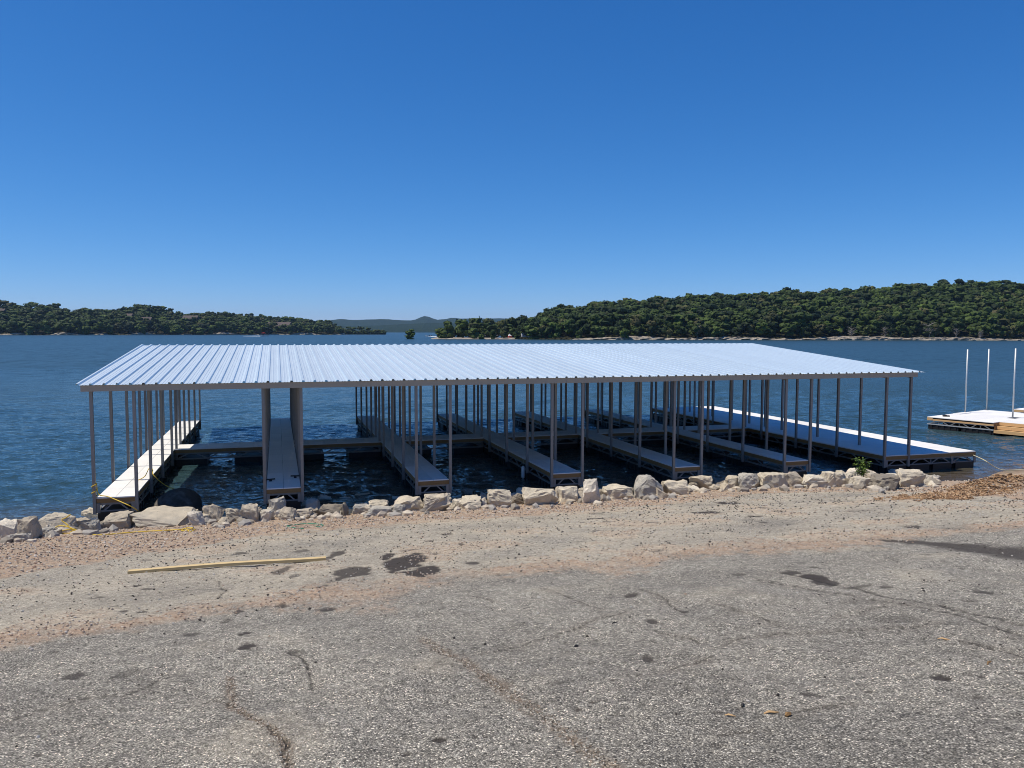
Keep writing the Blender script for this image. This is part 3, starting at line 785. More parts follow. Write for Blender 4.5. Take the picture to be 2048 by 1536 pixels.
SHORE = [(1248, 679, 655, 484, 22, 'light green tree at the water on the right shore, left of the first grey ledge', .8), (1283, 677, 648, 500, 34, 'broad bright green tree low on the right shore, above the dark ledge', .75),
         (1356, 676, 642, 505, 30, 'leafy mid-green tree just up the bank left of the roof ridge corner', .6), (1527, 676, 645, 508, 40, 'spreading light green tree low on the hill behind the roof end', .85),
         (1588, 675, 640, 512, 32, 'dark rounded tree low on the bank right of the light green spreading one', .2), (1668, 674, 626, 530, 44, 'wide pale green tree halfway up the right hill', .8),
         (1725, 674, 622, 540, 34, 'olive green tree beside the wide pale one on the right hill', .6), (1840, 672, 604, 560, 44, 'big pale crowned tree high on the right hill', .85),
         (1930, 672, 612, 560, 36, 'sunlit tree high on the far right of the hill', .8), (1985, 674, 630, 530, 34, 'green tree above the pale ledge at the right edge of the hill', .7),
         (60, 670, 652, 805, 20, 'pale green tree at the waterline on the far left', .8), (170, 669, 651, 840, 24, 'light tree at the water below the gap in the left skyline', .75),
         (352, 668.5, 649, 925, 30, 'yellow-green trees at the water in the middle of the left shore', .9), (400, 668, 655, 950, 24, 'yellowish bush at the water right of the pale left rocks', .9),
         (488, 667.5, 658, 992, 10, 'small yellow-green tree at the water left of the red boat', .95), (502, 667.5, 660, 996, 12, 'small yellow-green bush right beside the red boat', .95),
         (297, 660, 609, 1010, 48, 'large round dark tree standing highest on the left skyline', .3), (249, 655, 612, 1010, 16, 'tall narrow tree on the left skyline left of the largest dome', .25)]
for (x, yb, yt, d, w, lab, tn) in SHORE: make_tree(x, yb, yt, d, w, lab, tone=tn, low=.05)
DEAD = [(1394, 678, 652, 492, 16, 'grey dead tree left of the roof ridge on the right shore'), (1702, 677, 653, 503, 22, 'grey leafless tree just above the pale ledge, behind the roof end'), (1770, 676, 654, 506, 20, 'bare grey shrub-like tree above the right ledge'),
        (1858, 677, 644, 506, 34, 'largest grey leafless tree on the right shore'), (1912, 676, 654, 507, 18, 'small grey leafless tree right of the largest dead one'), (1960, 679, 663, 506, 8, 'thin bleached snag leaning over the pale ledge')]
for (x, yb, yt, d, w, lab) in DEAD:
    H = (yb - yt) / F_PX * d; W = w / F_PX * d; p = at_depth(x, yb, d); root = empty('dead_tree', p); r = np.random.default_rng(int(x))
    t = MB(); t.tube([(0, 0, -.8), (.1, 0, H * .4), (.0, .1, H * .9)], [.28, .2, .06], 5); t.build('trunk', MT['dead_wood'], root)
    b = MB()
    for i in range(22):
        a = r.random() * 6.28; z = H * (.15 + .7 * r.random()); q = W * .5 * (.4 + .6 * r.random())
        m_ = (math.cos(a) * q * .5, math.sin(a) * q * .5, z + H * .10); e = (math.cos(a) * q, math.sin(a) * q, z + H * .1 + H * .14 * r.random())
        b.tube([(0, 0, z), m_, e], [.11, .08, .04], 4)
        for j in range(3): b.tube([m_, (m_[0] + r.normal() * .9, m_[1] + r.normal() * .9, m_[2] + .5 + r.random())], [.06, .03], 3)
    b.build('branches', MT['dead_wood'], root); tag(root, lab, 'dead tree')

# ---- pale ledges at the foot of the woods
def ledge(name, x0, x1, depth_f, hgt_f, seed, n=420):
    X = np.linspace(x0, x1, n); prof = [(-.6, -1), (0, .05), (.12, .55), (1.1, .62), (1.2, 1.0), (4.0, 1.25), (6.5, 1.0)]
    V = []
    for x in X:
        for (o, k) in prof:
            a, b = xy_at(x, depth_f(x) - 1.2 + o); V.append((a, b, k * hgt_f(x)))
    V = np.array(V); V[:, 2] += (fbm2(V[:, 0] * .25, V[:, 1] * .6, seed, 4) - .5) * 1.3 * np.clip(V[:, 2] + .3, 0, 1)
    V[:, 1] += (vn2(V[:, 0] * .4, V[:, 2] * 1.5, seed) - .5) * 2.2
    tag(link(name, big_mesh(name, V, grid_faces(n, len(prof)), False), MT['ledge']), kind='structure')
rd = lambda x: np.interp(x, [c[0] for c in RIGHT], [c[1] for c in RIGHT])
ld = lambda x: np.interp(x, [c[0] for c in LEFT], [c[1] for c in LEFT])
ledge('rocky_shore', 1140, 2300, rd, lambda x: .9 + .8 * math.sin(x * .021) * math.sin(x * .0067) + (.6 if x > 1400 else .2), 4)
ledge('left_rocky_shore', -260, 690, ld, lambda x: max(.15, 1.0 + 1.5 * math.sin(x * .06) * math.sin(x * .017)), 14)
def low_bank(name, x0, x1, d0, d1, h, seed):
    X = np.linspace(x0, x1, 90); V = []
    for x in X:
        e = min(1, (x - x0) / 12, (x1 - x) / 12)
        for (t, k) in ((-.05, -1), (0, -.05), (.08, .7), (.5, 1), (1, .8), (1.1, -1)):
            a, b = xy_at(x, d0 + (d1 - d0) * t); V.append((a, b, max(k * h * max(e, .1), -1)))
    V = np.array(V); V[:, 2] += (fbm2(V[:, 0] * .2, V[:, 1] * .2, seed) - .5) * .6 * (V[:, 2] > 0)
    tag(link(name, big_mesh(name, V, grid_faces(90, 6), True), MT['ledge'] if 'point' in name else MT['hill_soil']), kind='structure')
low_bank('wooded_point', 862, 1160, 499, 570, .8, 3)
low_bank('low_spit', 684, 774, 1150, 1190, .8, 5)
sp = []
for x in np.arange(688, 770, 2.2):
    for d in (1154, 1162, 1172):
        a, b = xy_at(x + rng.uniform(-1, 1), d); sp.append((a, b, .2, rng.uniform(2.8, 5.5), rng.uniform(1.2, 1.9), *tones()))
forest('spit_brush', sp, 'low green brush covering the thin spit beyond the left headland', 'brush')

# ---- houses among the left trees
def house(px, py_ridge, py_eave, py_base, w_px, depth, rz, label):
    k = depth / F_PX; W = w_px * k; p = at_depth(px, py_base, depth)
    he = (py_base - py_eave) * k; hr = (py_base - py_ridge) * k; Dp = W * .6
    root = empty('lake_house', (p[0], p[1], p[2]), rz)
    MB().box(-W / 2, W / 2, -Dp / 2, Dp / 2, -6, he).build('wall', MT['brown_siding'], root)
    o = .6
    m = MB().add([(-W / 2 - o, -Dp / 2 - o, he - .25), (W / 2 + o, -Dp / 2 - o, he - .25), (W / 2 + o, Dp / 2 + o, he - .25), (-W / 2 - o, Dp / 2 + o, he - .25), (-W / 2 - o, 0, hr), (W / 2 + o, 0, hr)],
                 [(0, 1, 5, 4), (2, 3, 4, 5), (1, 2, 5), (3, 0, 4), (3, 2, 1, 0)])
    m.build('roof', MT['brown_roof'], root)
    for i in range(3):
        x = -W * .33 + i * W * .33
        MB().box(x - .9, x + .9, -Dp / 2 - .06, -Dp / 2 + .02, he * .35, he * .8).build('window', MT['glass'], root)
    MB().box(W * .2, W * .2 + .9, -.4, .4, hr - 1, hr + 1.1).build('chimney', MT['brown_siding'], root)
    MB().box(-W / 2, W / 2, -Dp / 2 - 2.2, -Dp / 2 - .02, he * .2, he * .2 + .2).build('deck', MT['brown_siding'], root)
    return tag(root, label, 'house')
house(252, 627, 633, 644, 26, 955, -.25, 'brown house with a low gabled roof high on the left headland')
house(293, 634, 639, 648, 20, 945, -.2, 'small brown house half hidden below the tallest left tree')
house(382, 631, 638, 643, 28, 1010, -.3, 'reddish-roofed house behind trees at the middle of the left skyline')
house(560, 644, 651, 661, 44, 1075, -.35, 'long dark lakeside house near the tip of the left headland')
house(3, 617, 621, 632, 14, 900, -.2, 'small house peeping from the trees at the far left edge')

# ---- campers, tent on the point
def camper(px, py, w_px, depth, rz, label):
    k = depth / F_PX; W = w_px * k; p = at_depth(px, py, depth); root = empty('camper_trailer', (p[0], p[1], p[2]), rz)
    H = 2.7
    bm = MB().box(-W / 2, W / 2, -1.1, 1.1, .5, H).build('body', MT['white_paint'], root, bev=.25)
    for x in (-W * .28, W * .05, W * .3): MB().box(x - .4, x + .4, -1.13, -1.08, 1.5, 2.1).build('window', MT['glass'], root)
    MB().box(-.15, .45, -1.13, -1.08, .6, 2.3).build('door', MT['steel'], root)
    for x in (-.7, .5): MB().tube([(x, -1.0, .35), (x, 1.0, .35)], .34, 10).build('wheel', MT['black_rubber'], root)
    return tag(root, label, 'camper')
camper(977, 674, 17, 530, -.2, 'white camper trailer parked left of the sapling on the wooded point')
camper(996, 673.5, 20, 535, -.35, 'longer white camper parked in the middle of the wooded point')
camper(1053, 675.5, 22, 520, -.2, 'white camper half hidden at the right end of the wooded point')
p = at_depth(1020, 675, 520); tent = empty('tent', p); tent.scale = (.62, .62, .62)
MB().add([(-2, -1.5, 0), (2, -1.5, 0), (2, 1.5, 0), (-2, 1.5, 0), (-2, -1.5, 1.6), (2, -1.5, 1.6), (2, 1.5, 1.6), (-2, 1.5, 1.6)], [(0, 1, 5, 4), (1, 2, 6, 5), (2, 3, 7, 6), (3, 0, 4, 7)]).build('tent_wall', MT['red_cloth'], tent)
MB().add([(-1.9, -1.4, 1.6), (1.7, -1.4, 1.6), (1.7, 1.4, 1.6), (-1.9, 1.4, 1.6), (-1.0, 0, 4.2)], [(0, 1, 4), (1, 2, 4), (2, 3, 4), (3, 0, 4)]).build('tent_roof', MT['white_paint'], tent)
tag(tent, 'red tent with a white peaked top between trees on the wooded point', 'tent')

# ---- motor boats and their wakes
def boat(px, py, depth, length, rz, label, top):
    p = at_z(px, py, 0); p = at_depth(px, horizon_y(px) + CAMZ / depth * F_PX, depth)
    root = empty('motor_boat', (p[0], p[1], 0), rz); Lh = length / 2; w = length * .16
    st = [(-Lh, w, .15), (-Lh * .3, w * 1.1, .1), (Lh * .35, w * .9, .18), (Lh * .8, w * .4, .5), (Lh, .02, .75)]
    v = []; f = []
    for (x, hw, k) in st: v += [(x, -hw, .95 + k * .35), (x, -hw * .75, .1 + k * .5), (x, 0, -.25 + k), (x, hw * .75, .1 + k * .5), (x, hw, .95 + k * .35)]
    for i in range(4):
        for j in range(4): f.append((i * 5 + j, i * 5 + j + 1, i * 5 + 6 + j, i * 5 + 5 + j))
        f.append((i * 5, i * 5 + 5, i * 5 + 9, i * 5 + 4))
    f.append((0, 1, 2, 3, 4)); MB().add(v, f).build('hull', MT['white_paint'], root)
    MB().add([(Lh * .1, -w * .8, 1.0), (Lh * .1, w * .8, 1.0), (-Lh * .1, w * .7, 1.7), (-Lh * .1, -w * .7, 1.7)], [(0, 1, 2, 3)]).build('windscreen', MT['glass'], root)
    MB().box(-Lh * 1.12, -Lh * .98, -.3, .3, .1, 1.5).build('engine', MT['dark_iron'], root)
    for y in (-.7, 0.7): MB().box(-Lh * .5, -Lh * .3, y - .3, y + .3, .9, 1.6).build('seat', MT['dark_iron'], root)
    if top:
        MB().box(-Lh * .75, Lh * .1, -w, w, 2.75, 3.0).add([(-Lh * .75, -w, 3.0), (Lh * .1, -w, 3.0), (Lh * .1, w, 3.0), (-Lh * .75, w, 3.0), (-Lh * .3, 0, 3.35)], [(0, 1, 4), (1, 2, 4), (2, 3, 4), (3, 0, 4)]).build('canopy', MT['red_cloth'], root)
        for x in (-Lh * .7, Lh * .05):
            for y in (-w * .9, w * .9): MB().bar((x, y, .9), (x, y, 2.78), .07).build('canopy_pole', MT['steel'], root)
    tag(root, label, 'boat')
    V = []; r = np.random.default_rng(int(px)); n = 40
    for i in range(n):
        t = i / (n - 1); x = Lh * .5 - t * length * 2.6; ww = (.5 + t * 2.4) * (1 + .3 * r.normal() * .5); hh = .75 * math.exp(-t * 2.2) * (.6 + .6 * r.random()) + .06
        for j, q in enumerate((-1, -.5, 0, .5, 1)): V.append((x, q * ww, (hh if abs(q) == .5 else hh * .5 if q == 0 else -.05)))
    wk = link('boat_wake', big_mesh('boat_wake', np.array(V), grid_faces(n, 5), True), MT['foam'])
    wk.location = root.location; wk.rotation_euler = root.rotation_euler
    tag(wk, 'white foam wake trailing behind the ' + ('boat with the red canopy' if top else 'small distant boat'), 'wake', kind='stuff')
boat(530, 673, 727, 8.5, -.29, 'white motor boat with a red canopy speeding past the left headland', True)
boat(857, 673.5, 730, 5.5, math.pi - .35, 'small distant white motor boat right of the lone tree in the water', False)

# ================================================================== THE COVERED DOCK
DZ = .61                                   # top of the deck boards
dock = tag(empty('covered_boat_dock', (0, 0, 0)), 'long open-sided boat dock with a pale ribbed metal roof on rows of thin steel posts', 'boat dock')
XF = [-4.561, -.339, 3.876, 8.05, 12.212, 16.375, 20.5]
YF, YB, FWD = 22.29, 40.33, .915
W7 = 4.05
ROOF = dict(xl=-4.907, xr=21.88, ye=22.05, ze=CAMZ - 1.393, yr=32.25, zr=CAMZ - .563, yb=42.4)
def roof_z(y):
    r = ROOF
    if y <= r['yr']: return r['ze'] + (r['zr'] - r['ze']) * (y - r['ye']) / (r['yr'] - r['ye'])
    return r['zr'] - (r['zr'] - r['ze']) * (y - r['yr']) / (r['yb'] - r['yr'])
CACHE = {}
def cbox(key, sx, sy, sz, bev=0):
    k = (key, round(sx, 4), round(sy, 4), round(sz, 4))
    if k not in CACHE:
        m = MB().box(-sx / 2, sx / 2, -sy / 2, sy / 2, -sz / 2, sz / 2); me = m.mesh(key)
        if bev:
            bm = bmesh.new(); bm.from_mesh(me); bmesh.ops.bevel(bm, geom=bm.edges[:], offset=bev, segments=1, affect='EDGES'); bm.to_mesh(me); bm.free()
        CACHE[k] = me
    return CACHE[k]
def pbox(name, x0, x1, y0, y1, z0, z1, m, parent, bev=0):
    o = link(name, cbox(name, x1 - x0, y1 - y0, z1 - z0, bev), m, parent)
    o.location = ((x0 + x1) / 2, (y0 + y1) / 2, (z0 + z1) / 2); return o
BR = {}
def brace(parent, a, b, w=.035):
    a, b = Vector(a), Vector(b); ln = round((b - a).length, 3)
    if ln not in BR: BR[ln] = MB().box(-w / 2, w / 2, -w / 2, w / 2, -ln / 2, ln / 2).mesh('brace')
    o = link('brace', BR[ln], MT['steel'], parent); o.location = (a + b) / 2
    o.rotation_euler = (b - a).to_track_quat('Z', 'Y').to_euler(); return o
FL = {}
def float_mesh(sx, sy):
    k = (round(sx, 3), round(sy, 3))
    if k not in FL:
        m = MB().box(-sx / 2, sx / 2, -sy / 2, sy / 2, -.3, .26)
        n = max(2, int(sy / .3))
        for i in range(n):
            y = -sy / 2 + sy * (i + .5) / n
            for s in (-1, 1): m.box(min(s * sx / 2, s * (sx / 2 + .03)), max(s * sx / 2, s * (sx / 2 + .03)), y - .06, y + .06, -.28, .24)
        FL[k] = m.mesh('float')
    return FL[k]
Z_T, Z_M, Z_B = DZ - .035, DZ - .15, DZ - .40        # under boards, under fascia, bottom chord
def walkway(x0, x1, y0, y1, cols, rows, ends, sides, label=None, floats=None, skip_sides=False):
    """frame (child of the dock) carrying boards, fascia, braces, floats"""
    f = MB(); c = .05
    for x in (x0 + c / 2 + .02, x1 - c / 2 - .02):
        f.bar((x, y0 + .02, Z_B + c / 2), (x, y1 - .02, Z_B + c / 2), c); f.bar((x, y0 + .02, Z_M - .03), (x, y1 - .02, Z_M - .03), c)
    for y in (y0 + .045, y1 - .045):
        f.bar((x0 + .07, y, Z_B + c / 2), (x1 - .07, y, Z_B + c / 2), c); f.bar((x0 + .07, y, Z_M - .03), (x1 - .07, y, Z_M - .03), c)
    ny_ = max(1, int((y1 - y0) / 1.25))
    for i in range(1, ny_): f.bar((x0 + .06, y0 + (y1 - y0) * i / ny_, Z_M - .03), (x1 - .06, y0 + (y1 - y0) * i / ny_, Z_M - .03), c)
    fr = f.build('walkway_frame', MT['steel'], dock)
    cw, rh = (x1 - x0) / cols, (y1 - y0) / rows; g = .006
    for i in range(cols):
        for j in range(rows):
            o = pbox('deck_panel', x0 + i * cw + g / 2, x0 + (i + 1) * cw - g / 2, y0 + j * rh + g / 2, y0 + (j + 1) * rh - g / 2, Z_T + .001, DZ, MT['deck'], fr, .004)
            o.location.z += random.uniform(-.002, .002)
    # fascia boards
    if 'f' in ends: pbox('fascia_or_shade_board', x0, x1, y0 + .002, y0 + .037, Z_M, Z_T - .002, MT['brown_wood'], fr)
    if 'b' in ends: pbox('fascia_or_shade_board', x0, x1, y1 - .037, y1 - .002, Z_M, Z_T - .002, MT['brown_wood'], fr)
    nb = max(1, round((y1 - y0) / 4.5)) if (y1 - y0) > 3 else 1
    if sides == 'y':
        for x in (x0 + .002, x1 - .037):
            for i in range(nb):
                a = y0 + .04 + (y1 - y0 - .08) * i / nb; b = y0 + .04 + (y1 - y0 - .08) * (i + 1) / nb
                pbox('fascia_or_shade_board', x, x + .035, a + .002, b - .002, Z_M, Z_T - .002, MT['brown_wood'], fr)
    return fr
POSTY = [22.30, 24.75, 27.2, 29.6, 30.85, 32.1, 33.6, 35.4, 37.7, 40.15]
POST_CACHE = {}
def post(x, y, zb=Z_B - .02):
    h = round(roof_z(y) - .10 - zb, 3)
    if h not in POST_CACHE:
        POST_CACHE[h] = cbox('post', .078, .078, h)
    o = link('post', POST_CACHE[h], MT['steel'], dock); o.location = (x, y, zb + h / 2); return o
YC0, YC1 = 30.69, 31.98
for i, x0 in enumerate(XF):
    w = W7 if i == 6 else FWD
    x1 = x0 + w
    fr = walkway(x0, x1, YF, YB, 4 if i == 6 else 2, 15, 'fb', 'y')
    # end truss braces and corner plates
    for (y, s) in ((YF + .045, 1), (YB - .045, -1)):
        bays = [(x0 + .14, x1 - .14)] if i < 6 else [(x0 + .14, x0 + .94), (x0 + 1.16, x0 + 2.9), (x0 + 3.02, x1 - .14)]
        for (a, b) in bays:
            nq = max(1, round((b - a) / .85))
            for q in range(nq):
                l = a + (b - a) * q / nq; r_ = a + (b - a) * (q + 1) / nq; m_ = (l + r_) / 2
                brace(fr, (l + .04, y, Z_B + .05), (m_ - .11, y, Z_M - .05)); brace(fr, (m_ + .11, y, Z_M - .05), (r_ - .04, y, Z_B + .05))
            if nq > 1: brace(fr, ((a + b) / 2, y, Z_B + .05), ((a + b) / 2, y, Z_M - .05))
        pl = [x0, x1 - .09] + ([x0 + .94, x0 + 2.92] if i == 6 else [])
        for x in pl: pbox('corner_plate', x + .002, x + .088, y - .06, y - .028, Z_B - .012, Z_M - .004, MT['steel'], fr)
    # side truss braces
    n = 15; sp_ = (YB - YF - .2) / n
    for x in (x0 + .045, x1 - .045):
        for k in range(n):
            a = YF + .1 + k * sp_; m_ = a + sp_ / 2
            brace(fr, (x, a + .08, Z_B + .05), (x, m_ - .16, Z_M - .05)); brace(fr, (x, m_ + .16, Z_M - .05), (x, a + sp_ - .08, Z_B + .05))
    # floats under the finger
    for k in range(8):
        yc = YF + .75 + k * (YB - YF - 1.5) / 7
        for xc in ([(x0 + x1) / 2] if i < 6 else [x0 + .5, x0 + 1.52, x0 + 2.53, x0 + 3.55]):
            o = link('float', float_mesh(.84, 1.5 if k in (0, 7) or k % 2 == 0 else 1.2), MT['float'], fr); o.location = (xc, yc, -.035)
    # posts
    pxs = [x0 - .045, x0 + FWD + .045] if i < 6 else [x0 - .045, x0 + 1.0]
    for x in pxs:
        for y in POSTY: post(x, y)
    if i == 1:
        for (cx, dx) in ((x0 + .10, .11), (x0 + FWD - .12, -.11)):
            m = MB().box(-.035, .035, -.03, .03, 0, .05).bar((-.13, 0, .06), (.13, 0, .06), .035)
            o = m.build('cleat', MT['dark_iron'], fr); o.location = (cx, 23.35 + (.35 if dx < 0 else 0), DZ + .003); o.rotation_euler = (0, 0, .25 if dx > 0 else -.2)
# cross walk between the fingers
for i in range(6):
    a, b = XF[i] + FWD + .004, XF[i + 1] - .004
    f = MB(); c = .05
    for y in (YC0 + .045, YC1 - .045):
        f.bar((a, y, Z_B + c / 2), (b, y, Z_B + c / 2), c); f.bar((a, y, Z_M - .03), (b, y, Z_M - .03), c)
    for k in range(5): f.bar((a + .05 + (b - a - .1) * k / 4, YC0 + .07, Z_M - .03), (a + .05 + (b - a - .1) * k / 4, YC1 - .07, Z_M - .03), c)
    fr = f.build('walkway_frame', MT['steel'], dock)
    for k in range(6):
        pbox('deck_panel', a + (b - a) * k / 6 + .003, a + (b - a) * (k + 1) / 6 - .003, YC0, YC1, Z_T + .001, DZ, MT['deck'], fr, .004)
    for y in (YC0 + .002, YC1 - .037): pbox('fascia_or_shade_board', a, b, y, y + .035, Z_M, Z_T - .002, MT['brown_wood'], fr)
    for y in (YC0 + .045, YC1 - .045):
        for k in range(3):
            l = a + .05 + (b - a - .1) * k / 3; r_ = a + .05 + (b - a - .1) * (k + 1) / 3; m_ = (l + r_) / 2
            brace(fr, (l + .05, y, Z_B + .05), (m_ - .16, y, Z_M - .05)); brace(fr, (m_ + .16, y, Z_M - .05), (r_ - .05, y, Z_B + .05))
    for (l, r_) in ((a + .02, a + 1.1), (b - 1.25, b - .02)):
        o = link('float', float_mesh(YC1 - YC0 - .1, r_ - l), MT['float'], fr); o.location = ((l + r_) / 2, (YC0 + YC1) / 2, -.035); o.rotation_euler = (0, 0, math.pi / 2)

# roof: sheets with three tall ribs each, beams, purlins, rafters
NP = 29; PW = (ROOF['xr'] - ROOF['xl']) / NP; RB = PW / 3
def sheet(name, y0, z0, y1, z1):
    prof = []
    for k in range(3):
        o = k * RB
        prof += [(o, 0), (o + .016, .045), (o + .066, .045), (o + .086, 0), (o + .148, 0), (o + .156, .006), (o + .176, .006), (o + .184, 0), (o + .222, 0), (o + .230, .006), (o + .250, .006), (o + .258, 0)]
    prof.append((PW, 0)); n = len(prof)
    rows = 4; v = []
    for r_ in range(rows):
        t = r_ / (rows - 1)
        for (x, h) in prof: v.append((x, y0 + (y1 - y0) * t, z0 + (z1 - z0) * t + h))
    f = [(r_ * n + k, r_ * n + k + 1, (r_ + 1) * n + k + 1, (r_ + 1) * n + k) for r_ in range(rows - 1) for k in range(n - 1)]
    m = MB(); m.add(v, f if y1 > y0 else [q[::-1] for q in f]); return m.mesh(name)
fs = sheet('roof_panel', ROOF['ye'], ROOF['ze'], ROOF['yr'], ROOF['zr']); bs_ = sheet('roof_panel', ROOF['yr'], ROOF['zr'], ROOF['yb'], roof_z(ROOF['yb']))
for k in range(NP):
    for me in (fs, bs_):
        o = link('roof_panel', me, MT['roof'], dock); o.location = (ROOF['xl'] + k * PW, 0, random.uniform(-.0015, .0015))
nx_b = 4; xa, xb = ROOF['xl'] + .10, ROOF['xr'] - .28
for k in range(nx_b):
    a, b = xa + (xb - xa) * k / nx_b, xa + (xb - xa) * (k + 1) / nx_b
    pbox('eave_beam', a + .001, b - .001, ROOF['ye'] + .06, ROOF['ye'] + .16, ROOF['ze'] - .165, ROOF['ze'] - .008, MT['fascia_metal'], dock)
    pbox('eave_beam', a + .001, b - .001, ROOF['yb'] - .16, ROOF['yb'] - .06, ROOF['ze'] - .165, ROOF['ze'] - .008, MT['fascia_metal'], dock)
for y in np.arange(23.6, 42, 1.45):
    z = roof_z(y)
    pbox('purlin', xa, xb, y - .03, y + .03, z - .10, z - .012, MT['steel'], dock)
RAF = []
for i, x0 in enumerate(XF):
    for x in ([x0 - .045, x0 + FWD + .045] if i < 6 else [x0 - .045, x0 + 1.0]):
        m = MB(); m.bar((x, 22.28, roof_z(22.28) - .17), (x, ROOF['yr'], ROOF['zr'] - .17), .05, .12); m.bar((x, ROOF['yr'], ROOF['zr'] - .17), (x, 42.2, roof_z(42.2) - .17), .05, .12)
        m.build('rafter', MT['steel'], dock)

# hanging fender, ropes on the dock
fe = empty('dock_fender', (8.0, 24.95, .34))
MB().tube([(-.08, -.02, -.36), (-.08, -.02, -.32), (-.08, -.02, .02), (-.08, -.02, .07)], [.03, .06, .06, .025], 10).build('bumper', MT['white_plastic'], fe, smooth=True)
MB().tube([(-.08, -.02, .06), (-.07, 0, .22), (-.06, .05, .30)], .008, 5).build('fender_rope', MT['tan_rope'], fe)
tag(fe, 'off-white boat fender hanging from the side of the fourth walkway', 'fender')
def rope_obj(name, pts, r, m, label, cat='rope', sub=6):
    P = [Vector(p) for p in pts]; out = []
    for i in range(len(P) - 1):
        p0, p1, p2, p3 = P[max(i - 1, 0)], P[i], P[i + 1], P[min(i + 2, len(P) - 1)]
        for k in range(sub):
            t = k / sub
            out.append(.5 * ((2 * p1) + (p2 - p0) * t + (2 * p0 - 5 * p1 + 4 * p2 - p3) * t * t + (3 * p1 - p0 - 3 * p2 + p3) * t ** 3))
    out.append(P[-1])
    return tag(MB().tube(out, r, 6).build(name, m, None, smooth=True), label, cat)
def gz_at(x, y):
    d = (_gi[0][:, 0] - x) ** 2 + (_gi[0][:, 1] - y) ** 2
    return float(_gi[1][np.argmin(d)])
def gpt(px, py, lift=.02):
    p = at_g(px, py); return (p[0], p[1], gz_at(p[0], p[1]) + lift)
xp = XF[0] - .045
e1 = at_depth(283, 1028, 21.6)
wrap = [(xp + .06 * math.cos(a), 22.3 + .06 * math.sin(a), DZ + .03 + .02 * k) for k, a in enumerate(np.linspace(0, 12.5, 18))]
rope_obj('mooring_rope', wrap + [(xp + .12, 22.22, DZ + .10), (xp + .4, 22.1, DZ + .03), (-3.6, 21.6, .45), tuple(e1)], .013, MT['yellow_rope'], 'yellow mooring rope tied to the front left dock post and running down to the rocks')
xq = XF[0] + FWD + .045
bpt = at_depth(352, 979, 22.9)
rope_obj('mooring_rope', [(xq - .35, 24.4, DZ + .01), (xq - .15, 24.6, DZ + .1), (xq - .05, 24.75, DZ + .3), (xq + .05, 24.72, DZ + .28), (xq + .1, 24.5, DZ + .15), tuple((Vector((xq + .1, 24.5, DZ + .15)) + Vector(bpt)) / 2 - Vector((0, 0, .08))), tuple(bpt)], .012, MT['yellow_rope'], 'rope looped round the second inner post of the left walkway, going to the dark boulder')
rope_obj('mooring_line', [(XF[6] + W7 - .02, 22.4, .45), tuple(at_depth(1968, 920, 26.9)), tuple(at_depth(1990, 934, 27.0)), tuple(at_depth(2010, 940.5, 27.0)), tuple(at_depth(2048, 939, 27.2)), tuple(at_depth(2100, 937, 27.3))], .016, MT['tan_rope'], 'pale rope sagging from the right corner of the dock to the shore')

